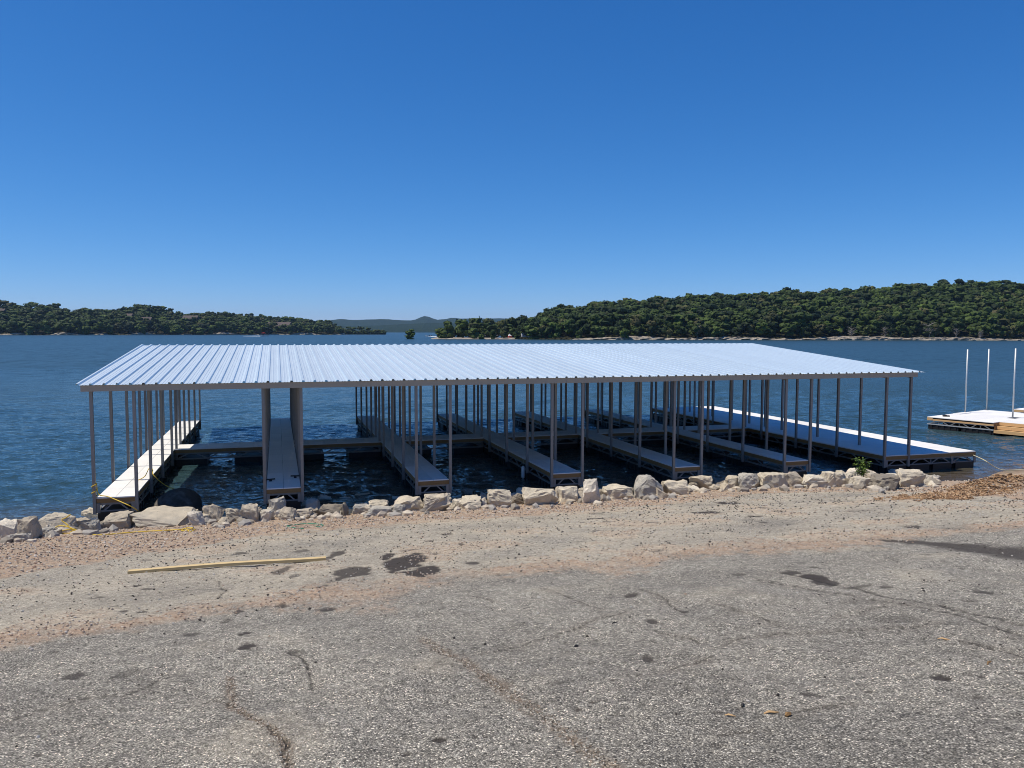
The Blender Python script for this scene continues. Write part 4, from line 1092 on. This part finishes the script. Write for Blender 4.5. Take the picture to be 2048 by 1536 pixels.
# ================================================================== RIGHT-HAND FLOATING PLATFORM
def platform():
    th = R(18.0); root = tag(empty('floating_platform', (32.2, 32.25, 0), th), 'unroofed floating dock under construction with bare galvanised poles and wooden steps', 'dock')
    LX, LY, jog = 6.35, 9.5, .62                # local: x to the right, y towards the shore is negative
    y1, ystep = 0, -3.2
    f = MB()
    for y in (-.03, ystep + .03): f.bar((.03, y, Z_B + .03), (LX - .03, y, Z_B + .03), .05)
    for x in (.03, LX - .03): f.bar((x, 0, Z_B + .03), (x, ystep, Z_B + .03), .05); f.bar((x, 0, Z_M - .03), (x, ystep, Z_M - .03), .04)
    f.bar((jog + .03, ystep, Z_B + .03), (jog + .03, -LY, Z_B + .03), .05)
    fr = f.build('platform_frame', MT['pole'], root)
    for i in range(5):
        for j in range(3): pbox('deck_panel', LX * i / 5 + .004, LX * (i + 1) / 5 - .004, ystep * (j + 1) / 3 + .004, ystep * j / 3 - .004, Z_T + .001, DZ, MT['deck'], fr, .004)
        for j in range(5): pbox('deck_panel', jog + (LX - jog) * i / 5 + .004, jog + (LX - jog) * (i + 1) / 5 - .004, ystep - (LY + ystep) * (j + 1) / 5 + .004, ystep - (LY + ystep) * j / 5 - .004, Z_T + .001, DZ, MT['deck'], fr, .004)
    # left face: black strip standing in for the open joist gap's shade, board below, truss
    pbox('fascia_or_shade_board', .05, .085, ystep + .02, -.25, Z_M + .02, Z_T - .002, MT['float'], root)
    pbox('fascia_or_shade_board', .0, .035, ystep, -.30, Z_M - .03, Z_M + .05, MT['new_wood'], root)
    pbox('fascia_or_shade_board', .0, .05, -.29, 0, Z_M - .02, Z_T - .002, MT['new_wood'], root)
    pbox('fascia_or_shade_board', .06, LX, -.037, -.002, Z_M - .02, Z_T - .002, MT['new_wood'], root)
    pbox('fascia_or_shade_board', .04, jog - .01, ystep + .002, ystep + .04, Z_M - .04, Z_T - .002, MT['brown_wood'], root)
    n = 3
    for k in range(n):
        a = -.1 + (ystep + .2) * k / n; b = -.1 + (ystep + .2) * (k + 1) / n; m_ = (a + b) / 2
        brace(fr, (.03, a - .06, Z_B + .05), (.03, m_ + .22, Z_M - .06), .04); brace(fr, (.03, m_ - .2, Z_M - .06), (.03, b + .06, Z_B + .05), .04); brace(fr, (.03, m_, Z_B + .05), (.03, m_, Z_M - .06), .03)
    for (yy, xs) in ((-.8, (.5, 2.0, 3.5, 5.0)), (-2.45, (.5, 2.0, 3.5, 5.0)), (-4.6, (1.2, 2.8, 4.5)), (-6.6, (1.2, 2.8, 4.5)), (-8.5, (1.2, 2.8, 4.5))):
        for x in xs:
            o = link('float', float_mesh(.9, 1.5), MT['float'], fr); o.location = (x, yy, -.06)
    # steps facing the shore side, three boards deep
    for k in range(3):
        x0 = jog - .28 * k; z1 = DZ - .02 - .17 * k
        pbox('step_riser', x0 - .04, x0 - .002, -LY, ystep - .01, z1 - .15, z1, MT['new_wood'], root)
        if k: pbox('step_tread', x0 + .001, x0 + .27, -LY, ystep - .01, z1 - .045, z1 - .006, MT['new_wood'], root)
    pbox('step_side', jog - .56, jog - .02, ystep - .012, ystep + .0, DZ - .52, DZ - .16, MT['brown_wood'], root)
    for (x, y) in ((3.8, -.10), (LX - .06, -.08), (3.1, -2.75), (LX - .15, -2.05)):
        MB().tube([(x, y, .2), (x, y, 4.16 if y < -2.5 else 4.05)], .040, 10).build('pole', MT['pole'], root, smooth=True)
        pbox('pole_base', x - .14, x + .14, y - .14, y + .14, DZ + .001, DZ + .012, MT['steel'] if x != 3.1 else MT['dark_iron'], root)
    pbox('deck_plate', 2.55, 3.75, -.42, -.06, DZ + .003, DZ + .03, MT['deck'], root)
    pbox('deck_hole_cover', 2.75, 3.45, -3.0, -2.62, DZ + .0025, DZ + .01, MT['dark_iron'], root)
    c, s = math.cos(th), math.sin(th)
    lx, ly = .85, -.55
    b = MB().box(-.16, .0, -.07, .07, 0, .09).box(.004, .15, -.06, .06, 0, .06).build('black_tool_case', MT['black_rubber'], None)
    b.location = (32.2 + lx * c - ly * s, 32.25 + lx * s + ly * c, DZ + .003); b.rotation_euler = (0, 0, -.4)
    tag(b, 'small black block lying on the near left corner of the unroofed dock', 'block')
    # the next platform behind it
    r2 = tag(empty('floating_platform', (40.25, 34.15, 0), th), 'next floating dock with a new wooden edge, cut by the right edge of the picture', 'dock')
    for i in range(5):
        for j in range(2): pbox('deck_panel', 1.2 * i + .004, 1.2 * (i + 1) - .004, -1.6 * (j + 1) + .004, -1.6 * j - .004, Z_T + .001, DZ, MT['deck'], r2, .004)
    pbox('fascia_or_shade_board', 0, 6, -.037, -.002, Z_M, Z_T - .002, MT['new_wood'], r2); pbox('fascia_or_shade_board', -.037, -.002, -3.2, 0, Z_M, Z_T - .002, MT['new_wood'], r2)
    f = MB(); f.bar((0, .03, Z_B + .03), (6, .03, Z_B + .03), .05); f.bar((.03, 0, Z_B + .03), (.03, -3.2, Z_B + .03), .05); f2 = f.build('platform_frame', MT['pole'], r2)
    for k in range(5):
        a = -.05 - .62 * k; brace(f2, (.03, a, Z_B + .05), (.03, a - .2, Z_M - .03), .04); brace(f2, (.03, a - .38, Z_M - .03), (.03, a - .58, Z_B + .05), .04)
        o = link('float', float_mesh(.9, 1.1), MT['float'], f2); o.location = (.7 + 1.15 * k, -1.6, -.06); o.rotation_euler = (0, 0, math.pi / 2)
platform()

# ================================================================== RIPRAP BOULDERS
CREAM, TAN, GREY, DARK, WHITE = (.64, .575, .46), (.55, .485, .385), (.47, .45, .405), (.30, .265, .215), (.72, .665, .565)
TONE = {'c': (CREAM, 'cream'), 't': (TAN, 'tan'), 'g': (GREY, 'grey'), 'd': (DARK, 'dark brown'), 'w': (WHITE, 'pale')}
ROCKS = [(zA, [(-40, 40, 305, 345, 'c'), (-20, 125, 325, 455, 'w'), (125, 275, 310, 470, 't'), (70, 240, 425, 475, 'g'), (245, 415, 262, 330, 'w'), (275, 520, 295, 405, 'c'), (490, 690, 232, 330, 't'), (610, 800, 243, 345, 'c'), (545, 665, 318, 380, 't'),
               (600, 750, 340, 415, 'g'), (690, 745, 335, 400, 'g'), (740, 830, 345, 400, 'd'), (800, 1010, 278, 392, 't'), (868, 1010, 243, 290, 'd'), (990, 1440, 272, 375, 'c'), (1120, 1210, 243, 285, 't'), (1205, 1380, 210, 285, 'c'), (1370, 1490, 218, 290, 't'),
               (1455, 1590, 262, 365, 'w'), (1580, 1740, 212, 335, 't'), (1690, 1780, 310, 350, 't'), (1765, 1910, 232, 325, 'c'), (270, 400, 388, 440, 'g'), (1250, 1330, 255, 285, 'w'), (365, 430, 410, 440, 'g')]),
         (zB, [(0, 135, 325, 455, 't'), (130, 235, 325, 375, 'c'), (140, 245, 365, 445, 'w'), (220, 345, 268, 405, 'g'), (340, 430, 292, 370, 'c'), (290, 430, 345, 440, 't'), (430, 560, 350, 425, 't'), (480, 620, 290, 370, 'c'), (597, 715, 247, 347, 'w'), (545, 620, 360, 408, 'd'),
               (630, 790, 330, 408, 'd'), (775, 835, 318, 402, 'd'), (715, 770, 270, 330, 'c'), (770, 890, 258, 335, 'w'), (880, 1060, 240, 325, 't'), (885, 1010, 322, 392, 'g'), (1005, 1160, 285, 355, 'c'), (1010, 1200, 345, 397, 'g'), (1100, 1165, 275, 320, 't'),
               (1170, 1290, 252, 320, 'w'), (1180, 1440, 280, 370, 'c'), (1195, 1300, 325, 392, 'g'), (1290, 1425, 250, 295, 't'), (1425, 1520, 222, 285, 'w'), (1440, 1655, 245, 362, 't'), (1600, 1750, 212, 285, 'w'), (1655, 1760, 280, 342, 'w'), (1740, 1840, 198, 285, 'd'),
               (1735, 1900, 258, 348, 'c'), (1830, 1990, 192, 250, 't'), (1890, 1980, 228, 290, 'c')]),
         (zC, [(-5, 55, 315, 378, 'w'), (50, 245, 250, 372, 'c'), (120, 225, 222, 268, 'w'), (240, 350, 272, 352, 'd'), (285, 395, 228, 305, 'w'), (375, 440, 215, 265, 'd'), (335, 610, 240, 358, 'c'), (435, 660, 192, 265, 'g'), (585, 640, 225, 332, 't'), (620, 775, 225, 332, 'c'),
               (725, 815, 187, 268, 'w'), (750, 830, 262, 322, 't'), (815, 950, 163, 337, 'w'), (945, 1075, 182, 248, 't'), (980, 1225, 220, 304, 'c'), (940, 1000, 245, 302, 'd'), (1070, 1225, 180, 238, 'g'), (1225, 1455, 140, 297, 'g'), (1445, 1640, 178, 282, 'c'), (1515, 1640, 140, 220, 'w'),
               (1635, 1730, 185, 242, 'd'), (1635, 1740, 215, 252, 'w'), (1665, 1840, 138, 238, 'c'), (1785, 1830, 147, 182, 'w'), (1840, 2005, 165, 218, 'd'), (1840, 1900, 205, 238, 't')]),
         (zD, [(40, 150, 185, 264, 'c'), (135, 270, 168, 264, 'g'), (275, 460, 168, 260, 'c'), (428, 580, 157, 252, 't'), (575, 745, 185, 252, 'w'), (705, 850, 157, 248, 'c'), (840, 915, 168, 228, 'w'), (870, 918, 200, 247, 'd'), (910, 985, 160, 218, 'w'), (905, 1075, 195, 252, 'c'), (960, 1080, 143, 205, 'c'),
               (1045, 1245, 180, 272, 'd'), (1080, 1225, 168, 205, 'w'), (1215, 1380, 146, 252, 'c'), (1360, 1455, 178, 240, 'c'), (-45, 45, 208, 250, 'd')])]
def rock_mesh(w, d, h, seed, upright):
    r = np.random.default_rng(seed)
    bm = bmesh.new()
    n = r.integers(20, 30)
    for i in range(n):                              # corners of a split block
        p = r.uniform(-1, 1, 3); k = r.integers(3); p[k] = math.copysign(r.uniform(.78, 1), p[k]); p /= max(1.0, np.linalg.norm(p) / 1.28)
        if p[2] < 0: p[:2] *= r.uniform(.85, 1.15)
        bm.verts.new(p)
    res = bmesh.ops.convex_hull(bm, input=bm.verts[:])
    bmesh.ops.delete(bm, geom=[v for v in bm.verts if not v.link_faces], context='VERTS')
    bmesh.ops.subdivide_edges(bm, edges=bm.edges[:], cuts=4, use_grid_fill=True)
    bmesh.ops.triangulate(bm, faces=bm.faces[:])
    bm.verts.index_update()
    P = np.array([v.co[:] for v in bm.verts]); Fq = np.array([[v.index for v in f.verts] for f in bm.faces]); bm.free()
    o = r.random(3) * 50
    q = P * np.array([1, 1, 2.2])
    P = P * (1 + .16 * (fbm3(P[:, 0] * 1.6 + o[0], P[:, 1] * 1.6 + o[1], P[:, 2] * 1.6 + o[2], seed % 97, 2) - .5)[:, None] + .36 * (fbm3(q[:, 0] * 4 + o[0], q[:, 1] * 4 + o[1], q[:, 2] * 4 + o[2], seed % 89, 3) - .5)[:, None])
    lo, hi = P.min(0), P.max(0); P = (P - lo) / (hi - lo) - np.array([.5, .5, 0])
    return big_mesh('rock', P * np.array([w, d, h]), Fq, False)
rl = []
for zf, lst in ROCKS:
    for (x0, x1, yt, yb, t) in lst:
        a = zf(x0, yt); b = zf(x1, yb); rl.append((a[0], b[0], a[1], b[1], t))
_r = random.Random(11)
for q in list(rl):                                   # smaller blocks wedged behind and between the traced ones
    if q[1] - q[0] > 14 and _r.random() < .62:
        w = _r.uniform(15, 30); x = _r.uniform(q[0] - 4, q[1] + 4); h = _r.uniform(.55, 1.0) * w
        if _r.random() < .6: yb = q[3] - _r.uniform(4, 10)
        else: yb = q[3] + _r.uniform(-3, 4); h *= .75; w *= .8
        rl.append((x - w / 2, x + w / 2, yb - h, yb, _r.choice('cwwtcg')))
rl.sort(key=lambda q: q[0] + q[1])
SECT = [(-99, 190, 'left of the first walkway'), (190, 300, 'in front of the first walkway'), (300, 400, 'in front of the dark round boulder'), (400, 530, 'between round boulder and second walkway'), (530, 620, 'in front of the second walkway'), (620, 830, 'between the second and third walkways'),
        (830, 905, 'in front of the third walkway'), (905, 1100, 'between the third and fourth walkways'), (1100, 1170, 'in front of the fourth walkway'), (1170, 1345, 'between the fourth and fifth walkways'), (1345, 1405, 'in front of the fifth walkway'), (1405, 1565, 'between the fifth and sixth walkways'),
        (1565, 1700, 'in front of the sixth walkway'), (1700, 2100, 'by the sapling at the row\'s right end')]
ORD = ['first', 'second', 'third', 'fourth', 'fifth', 'sixth', 'seventh', 'eighth', 'ninth', 'tenth', 'eleventh', 'twelfth', 'thirteenth', 'fourteenth', 'fifteenth', 'sixteenth', 'seventeenth', 'eighteenth', 'nineteenth', 'twentieth']
items = []
for (x0, x1, yt, yb, t) in rl:
    w, h = x1 - x0, yb - yt; ar = w / h
    shape = 'slab' if ar > 2.1 else 'upright block' if ar < 1.0 else 'block' if ar < 1.55 else 'boulder'
    size = 'large' if w * h > 1500 else 'small' if w * h < 480 else 'medium'
    s = next(q[2] for q in SECT if q[0] <= (x0 + x1) / 2 < q[1])
    items.append((f'{size} {TONE[t][1]} limestone {shape}', s))
cnt = {}
for it in items: cnt[it] = cnt.get(it, 0) + 1
seen = {}
for q, it in zip(rl, items):
    x0, x1, yt, yb, t = q
    seen[it] = seen.get(it, 0) + 1
    lab = f'{it[0]} {it[1]}' if cnt[it] == 1 else f'{ORD[seen[it] - 1]} {it[0]} {it[1]}, from the left'
    b = at_g((x0 + x1) / 2, yb); dp = depth_of(b); k = dp / F_PX
    w, h = (x1 - x0) * k * 1.06, (yb - yt) * k * 1.08
    d = min(max(.8 * w, .4), 1.1)
    sink = .12
    me = rock_mesh(w, d, h + sink, int(x0 * 7 + yb * 3) % 9973, w < h)
    o = link('limestone_rock', me, MT['rock'])
    o.location = (b[0] + _sy * d * .42, b[1] + _cy * d * .42, b[2] - sink)
    o.rotation_euler = (0, 0, -YAW)
    jt = random.uniform(.9, 1.08); o.color = (*[c * jt for c in TONE[t][0]], 1)
    tag(o, lab, 'rock', 'limestone boulders along the water edge')
# dark round boulder in the water
bc = at_z(346, 1012, .12); k = depth_of(bc) / F_PX
me = rock_mesh(90 * k, 1.1, 62 * k, 77, False)
V = np.array([v.co[:] for v in me.vertices]); V = ICO3[0] * np.array([45 * k, .6, 37 * k]) * (1 + .22 * (fbm3(ICO3[0][:, 0] * 1.7 + 4, ICO3[0][:, 1] * 1.7, ICO3[0][:, 2] * 1.7, 5, 4) - .5))[:, None]
o = link('boulder', big_mesh('boulder', V, ICO3[1], True), MT['rock']); o.location = (bc[0] + .1, bc[1] + .45, .0); o.color = (.085, .075, .065, 1); tag(o, 'big dark rounded boulder sitting in the water right of the first walkway', 'boulder')

# ---- loose stones: rubble between the boulders and gravel over the ground
def stones(name, pts, sizes, mat_, colr, label, flat=.7):
    V0, F0 = ICO1; n = len(pts); r = rng
    a = r.random(n) * 6.28
    J = 1 + (r.random((n, 12, 1)) - .5) * .6
    P = V0[None] * J * np.stack([sizes, sizes * r.uniform(.6, 1, n), sizes * flat], 1)[:, None, :]
    c, s = np.cos(a)[:, None], np.sin(a)[:, None]
    P = np.stack([P[..., 0] * c - P[..., 1] * s, P[..., 0] * s + P[..., 1] * c, P[..., 2]], -1) + pts[:, None, :]
    me = big_mesh(name, P.reshape(-1, 3), (F0[None] + (np.arange(n) * 12)[:, None, None]).reshape(-1, 3), False)
    cattr(me, 'tint', np.repeat(colr, 12, 0))
    return tag(link(name, me, mat_), label, 'stones', kind='stuff')
def stone_mat():
    m, nt, b = mat('loose_stone'); a = nt.nodes.new('ShaderNodeAttribute'); a.attribute_name = 'tint'
    c = mixc(nt, noise(nt, 30, 3), (.75, .75, .75), (1.15, 1.15, 1.15)); c = mixc(nt, 1.0, a.outputs['Color'], c, 'MULTIPLY')
    L(nt, c, b.inputs['Base Color']); b.inputs['Roughness'].default_value = .9; return m
MT['stone'] = stone_mat()
order = np.arange(len(ps))
def sample(prob, n):
    rr = np.hypot(nx, ny); cell = rr ** 3 * np.where(rr > 9, .28, 1.0)
    w = prob * cell; w = w / w.sum()
    i = rng.choice(order, n, p=w); rr = np.hypot(nx[i], ny[i]); e = (rng.random(n) - .5) * np.where(rr > 9, rr ** 2 * .00028, rr ** 2 * .001) * 1.1
    q = ps[i] + np.column_stack([nx[i] / rr * e, ny[i] / rr * e]) + rng.normal(0, .012, (n, 2))
    return np.column_stack([q, _gi[1][i] - GS * (q[:, 1] - ny[i])]), i
PAL = np.array([(.50, .36, .26), (.56, .45, .34), (.40, .28, .20), (.55, .50, .43), (.33, .27, .22), (.60, .52, .42)])
vis = (np.abs(np.arctan2(nx, ny) - YAW) < .66)
strip = np.clip((ny - ye) * 2, 0, 1) * (ny < 21.3) * vis
pts, i = sample(strip + 1e-9, 9000); s = rng.uniform(.010, .030, len(pts)); pts[:, 2] += s * .3
stones('gravel', pts, s, MT['stone'], PAL[rng.integers(0, 6, len(pts))] * rng.uniform(.75, 1.1, (len(pts), 1)), 'pinkish tan gravel along the foot of the boulders')
pts, i = sample(gravel * (dstr < 4) * (ny < ye) * vis + .05 * pale * vis + 1e-9, 7500); s = rng.uniform(.006, .016, len(pts)); pts[:, 2] += s * .3
stones('scattered_gravel', pts, s, MT['stone'], PAL[rng.integers(0, 6, len(pts))] * rng.uniform(.7, 1.05, (len(pts), 1)), 'loose tan gravel scattered over the worn asphalt')
pts, i = sample(vis * (ny < 19) * (.25 + pale) + 1e-9, 9000); s = rng.uniform(.004, .009, len(pts)) * (.55 + np.hypot(pts[:, 0], pts[:, 1]) / 12); s *= np.where(rng.random(len(pts)) < .1, 1.6, 1); pts[:, 2] += s * .35
dk = rng.random(len(pts)) < .6
stones('dark_pebbles', pts, s, MT['stone'], np.where(dk[:, None], np.array([[.05, .042, .036]]), np.array([[.5, .47, .42]])), 'small dark clods and pale pebbles lying on the asphalt')
gp = []
for zf, w, pl in RU:
    g = [at_g(*zf(*p))[:2] for p in pl]
    for a_, b_ in zip(g[:-1], g[1:]):
        n_ = int(np.linalg.norm(b_ - a_) * 330)
        gp.append(a_ + (b_ - a_) * rng.random((n_, 1)) + rng.normal(0, w * .45, (n_, 2)))
gp = np.concatenate(gp); s = rng.uniform(.003, .008, len(gp))
gp = np.column_stack([gp, [gz_at(*q) for q in gp]]); gp[:, 2] += s * .3
stones('crack_grit', gp, s, MT['stone'], np.array([(.40, .33, .25), (.17, .13, .095), (.58, .53, .45), (.26, .20, .145), (.08, .065, .05)])[rng.integers(0, 5, len(gp))], 'brown grit and small stones lodged in the long cracks of the asphalt')
rub = []
for q in rl:
    for _ in range(9):
        p = at_g(random.uniform(q[0] - 8, q[1] + 8), q[3] + random.uniform(-16, 5)); rub.append((p[0], p[1], p[2] + .02))
rub = np.array(rub); s = rng.uniform(.04, .2, len(rub))
stones('rubble', rub, s, MT['stone'], np.array([(.44, .38, .30), (.52, .46, .37), (.33, .31, .28), (.26, .23, .19)])[rng.integers(0, 4, len(rub))], 'broken limestone rubble filling the gaps between the boulders')
# bark mulch chips on the heap
pts, i = sample(mulch * vis * (mulch > .12), 6000); n = len(pts)
a = rng.random(n) * 6.28; ln = rng.uniform(.015, .055, n); wd = rng.uniform(.006, .013, n); tl = rng.normal(0, .35, n)
d1 = np.stack([np.cos(a) * ln, np.sin(a) * ln, tl * ln], 1); d2 = np.stack([-np.sin(a) * wd, np.cos(a) * wd, rng.normal(0, .4, n) * wd], 1); d3 = np.array([0, 0, .012])
c0 = pts + np.array([0, 0, .012])
V = np.stack([c0 - d1 - d2, c0 + d1 - d2, c0 + d1 + d2, c0 - d1 + d2, c0 + d3 * 1.0, c0 - d3], 1)
Fc = np.array([[0, 1, 4], [1, 2, 4], [2, 3, 4], [3, 0, 4], [1, 0, 5], [2, 1, 5], [3, 2, 5], [0, 3, 5]])
me = big_mesh('mulch_chips', V.reshape(-1, 3), (Fc[None] + (np.arange(n) * 6)[:, None, None]).reshape(-1, 3))
cattr(me, 'tint', np.repeat(np.array([(.20, .11, .055), (.34, .20, .10), (.45, .29, .16), (.12, .07, .04), (.50, .36, .22)])[rng.integers(0, 5, n)], 6, 0))
tag(link('mulch_chips', me, MT['stone']), 'reddish brown bark and wood chips heaped by the water at the right', 'mulch', kind='stuff')

# ================================================================== SMALL THINGS ON THE GROUND
a = np.array(gpt(257, 1147, 0)); b = np.array(gpt(652, 1121, 0)); d = b - a; ln = float(np.linalg.norm(d)); mid_ = (a + b) / 2
lm = MB(); ns = 14                                       # a bowed two-by-four: its middle stands clear of the ground
for i in range(ns + 1):
    t = i / ns; x = -ln / 2 + ln * t; u = .014 * math.sin(math.pi * min(1, t * 1.08)) ** 1.5; v = .012 * math.sin(math.pi * t)
    lm.v += [(x, -.044 + v, u), (x, .044 + v, u), (x, .044 + v, u + .040), (x, -.044 + v, u + .040)]
for i in range(ns):
    for q in range(4): lm.f.append((i * 4 + q, i * 4 + (q + 1) % 4, i * 4 + 4 + (q + 1) % 4, i * 4 + 4 + q))
lm.f += [(3, 2, 1, 0), tuple(ns * 4 + q for q in range(4))]
lm.f = [q[::-1] for q in lm.f]
lum = lm.build('lumber', MT['lumber'], None)
zz = max(gz_at(*(a + d * t)[:2]) - (a + d * t)[2] for t in np.linspace(0, 1, 21))
lum.location = (mid_[0], mid_[1], mid_[2] + max(0, zz) * .8); lum.rotation_euler = (0, -math.asin(d[2] / ln), math.atan2(d[1], d[0]))
tag(lum, 'long yellow pine two-by-four lying on the asphalt', 'lumber')
def zpts(zf, lst, lift): return [gpt(*zf(x, y), lift) for x, y in lst]
coil = [(zA, 565, 275), (zA, 530, 300), (zA, 495, 320), (zA, 530, 350), (zA, 560, 385), (zA, 600, 405), (zA, 560, 380), (zA, 480, 365), (zA, 430, 390), (zA, 435, 425), (zA, 500, 440), (zA, 580, 430), (zA, 600, 395), (zA, 540, 395), (zA, 470, 415), (zA, 500, 440), (zA, 600, 438), (zA, 680, 425), (zA, 620, 400), (zA, 560, 415), (zA, 640, 432)]
cp = []
for q, (zf, x, y) in enumerate(coil):
    g = at_g(*zf(x, 425)); k = depth_of(g) / F_PX
    lift = max(0, (425 - y) / 3.938 * k); cp.append((g[0], g[1] - .05, g[2] + .03 + lift))
tail = zpts(zA, [(760, 432), (860, 425), (1000, 415), (1150, 408), (1300, 404), (1420, 402)], .015)
knot = zpts(zA, [(1470, 390), (1520, 392), (1480, 405), (1430, 408), (1460, 396), (1500, 412), (1540, 396)], .02)
rope_obj('yellow_rope', cp + tail + knot, .013, MT['yellow_rope'], 'tangled yellow rope coiled against the left boulders and trailing along the gravel')
rope_obj('green_strap', zpts(zB, [(500, 512), (430, 500), (370, 490), (420, 478), (500, 469), (580, 468), (640, 472), (655, 480), (620, 484), (585, 480)], .012), .012, MT['green_strap'], 'thin green strap lying in a loop on the gravel near the boulders', 'strap')
# leafy sapling and weeds
def plant(px, py, hgt, wid, n, label, name='sapling', base=None, stems=5):
    g = at_g(px, py) if base is None else base
    root = empty(name, g); r = np.random.default_rng(int(px)); st = MB(); tips = []
    for i in range(stems):
        a = r.random() * 6.28; q = wid * .5 * r.random() ** .5; e = Vector((math.cos(a) * q, math.sin(a) * q, hgt * r.uniform(.7, 1))); st.tube([(0, 0, -.05), e * .5 + Vector((0, 0, hgt * .1)), e], [.010, .007, .003], 5); tips.append(e)
    st.build('stem', MT['bark'], root)
    V = []; Fl = []; T = []
    for i in range(n):
        e = tips[r.integers(len(tips))] * float(r.uniform(.35, 1.05)) + Vector(r.normal(0, wid * .10, 3)); a = r.random() * 6.28; l = .05 * r.uniform(.7, 1.4) * max(1, hgt / .5) ** .5; t = r.uniform(-.5, .7)
        dx = Vector((math.cos(a), math.sin(a), t)) * l; dy = Vector((-math.sin(a), math.cos(a), r.normal() * .4)) * l * .42; k = len(V)
        V += [tuple(e), tuple(e + dx * .5 + dy), tuple(e + dx), tuple(e + dx * .5 - dy)]; Fl.append((k, k + 1, k + 2, k + 3)); T += [r.random()] * 4
    me = big_mesh('leaves', np.array(V), np.array(Fl)); T = np.array(T); cattr(me, 'tint', np.stack([T, T * 0, T * 0], 1))
    link('leaves', me, MT['bush'], root); return tag(root, label, 'plant')
plant(1725, 962, .80, .62, 420, 'small leafy green sapling growing behind the right-hand boulders', base=at_g(1724, 967))
plant(1798, 971, .10, .5, 90, 'patch of green weeds at the foot of the dark-fronted right boulder', 'weeds', stems=12)
plant(1760, 972, .06, .25, 40, 'tiny tuft of weeds left of the weed patch by the right boulder', 'weeds', stems=8)
plant(412, 1042, .10, .35, 70, 'green weeds under the rock left of the second walkway', 'weeds', stems=10)
# twigs and bark bits
for (zf, x, y, l, ang_, lab) in [(z7, 1580, 508, .12, -.6, 'pale straw-coloured twig right of centre on the asphalt'), (z7, 570, 942, .13, -.1, 'straw-coloured twig in the foreground right of centre'), (z7, 330, 960, .09, -.5, 'short brown twig left of the straw-coloured twig'),
                                 (z7, 1845, 655, .12, .5, 'reddish brown bark strip at the right of the asphalt'), (z6, 1550, 428, .10, .35, 'short black stick on the asphalt near the long crack'), (z6, 1325, 547, .06, .4, 'small black lump on the asphalt below the long crack'), (z7, 403, 903, .05, .8, 'curled black leaf on the foreground asphalt'), (z7, 670, 960, .07, .3, 'dry yellow-brown leaf in the foreground')]:
    l *= .7; g = gpt(*zf(x, y), .006); blk = 'black' in lab
    m = MB().tube([(-l / 2, 0, 0), (-l * .15, l * .05, .006), (l * .2, -l * .04, .004), (l / 2, 0, 0)], [l * .05, l * .09, l * .08, l * .03] if l > .05 else [l * .15, l * .3, l * .25, l * .1], 5)
    o = m.build('debris' if blk else 'twig', MT['black_rubber'] if blk else MT['new_wood'] if 'straw' in lab else MT['brown_wood'], None); o.location = g; o.rotation_euler = (0, 0, ang_); tag(o, lab, 'debris' if blk else 'twig')

# ================================================================== AIR
hz = MB().box(-4200, 6200, -150, 9000, -14, 190).build('haze', None)
m = bpy.data.materials.new('haze_air'); m.use_nodes = True; nt = m.node_tree
for n in list(nt.nodes): nt.nodes.remove(n)
o_ = nt.nodes.new('ShaderNodeOutputMaterial'); v_ = nt.nodes.new('ShaderNodeVolumePrincipled')
v_.inputs['Color'].default_value = (.45, .70, 1, 1); v_.inputs['Density'].default_value = 5.5e-5; v_.inputs['Anisotropy'].default_value = .2
nt.links.new(v_.outputs[0], o_.inputs['Volume']); hz.data.materials.append(m); hz['kind'] = 'stuff'
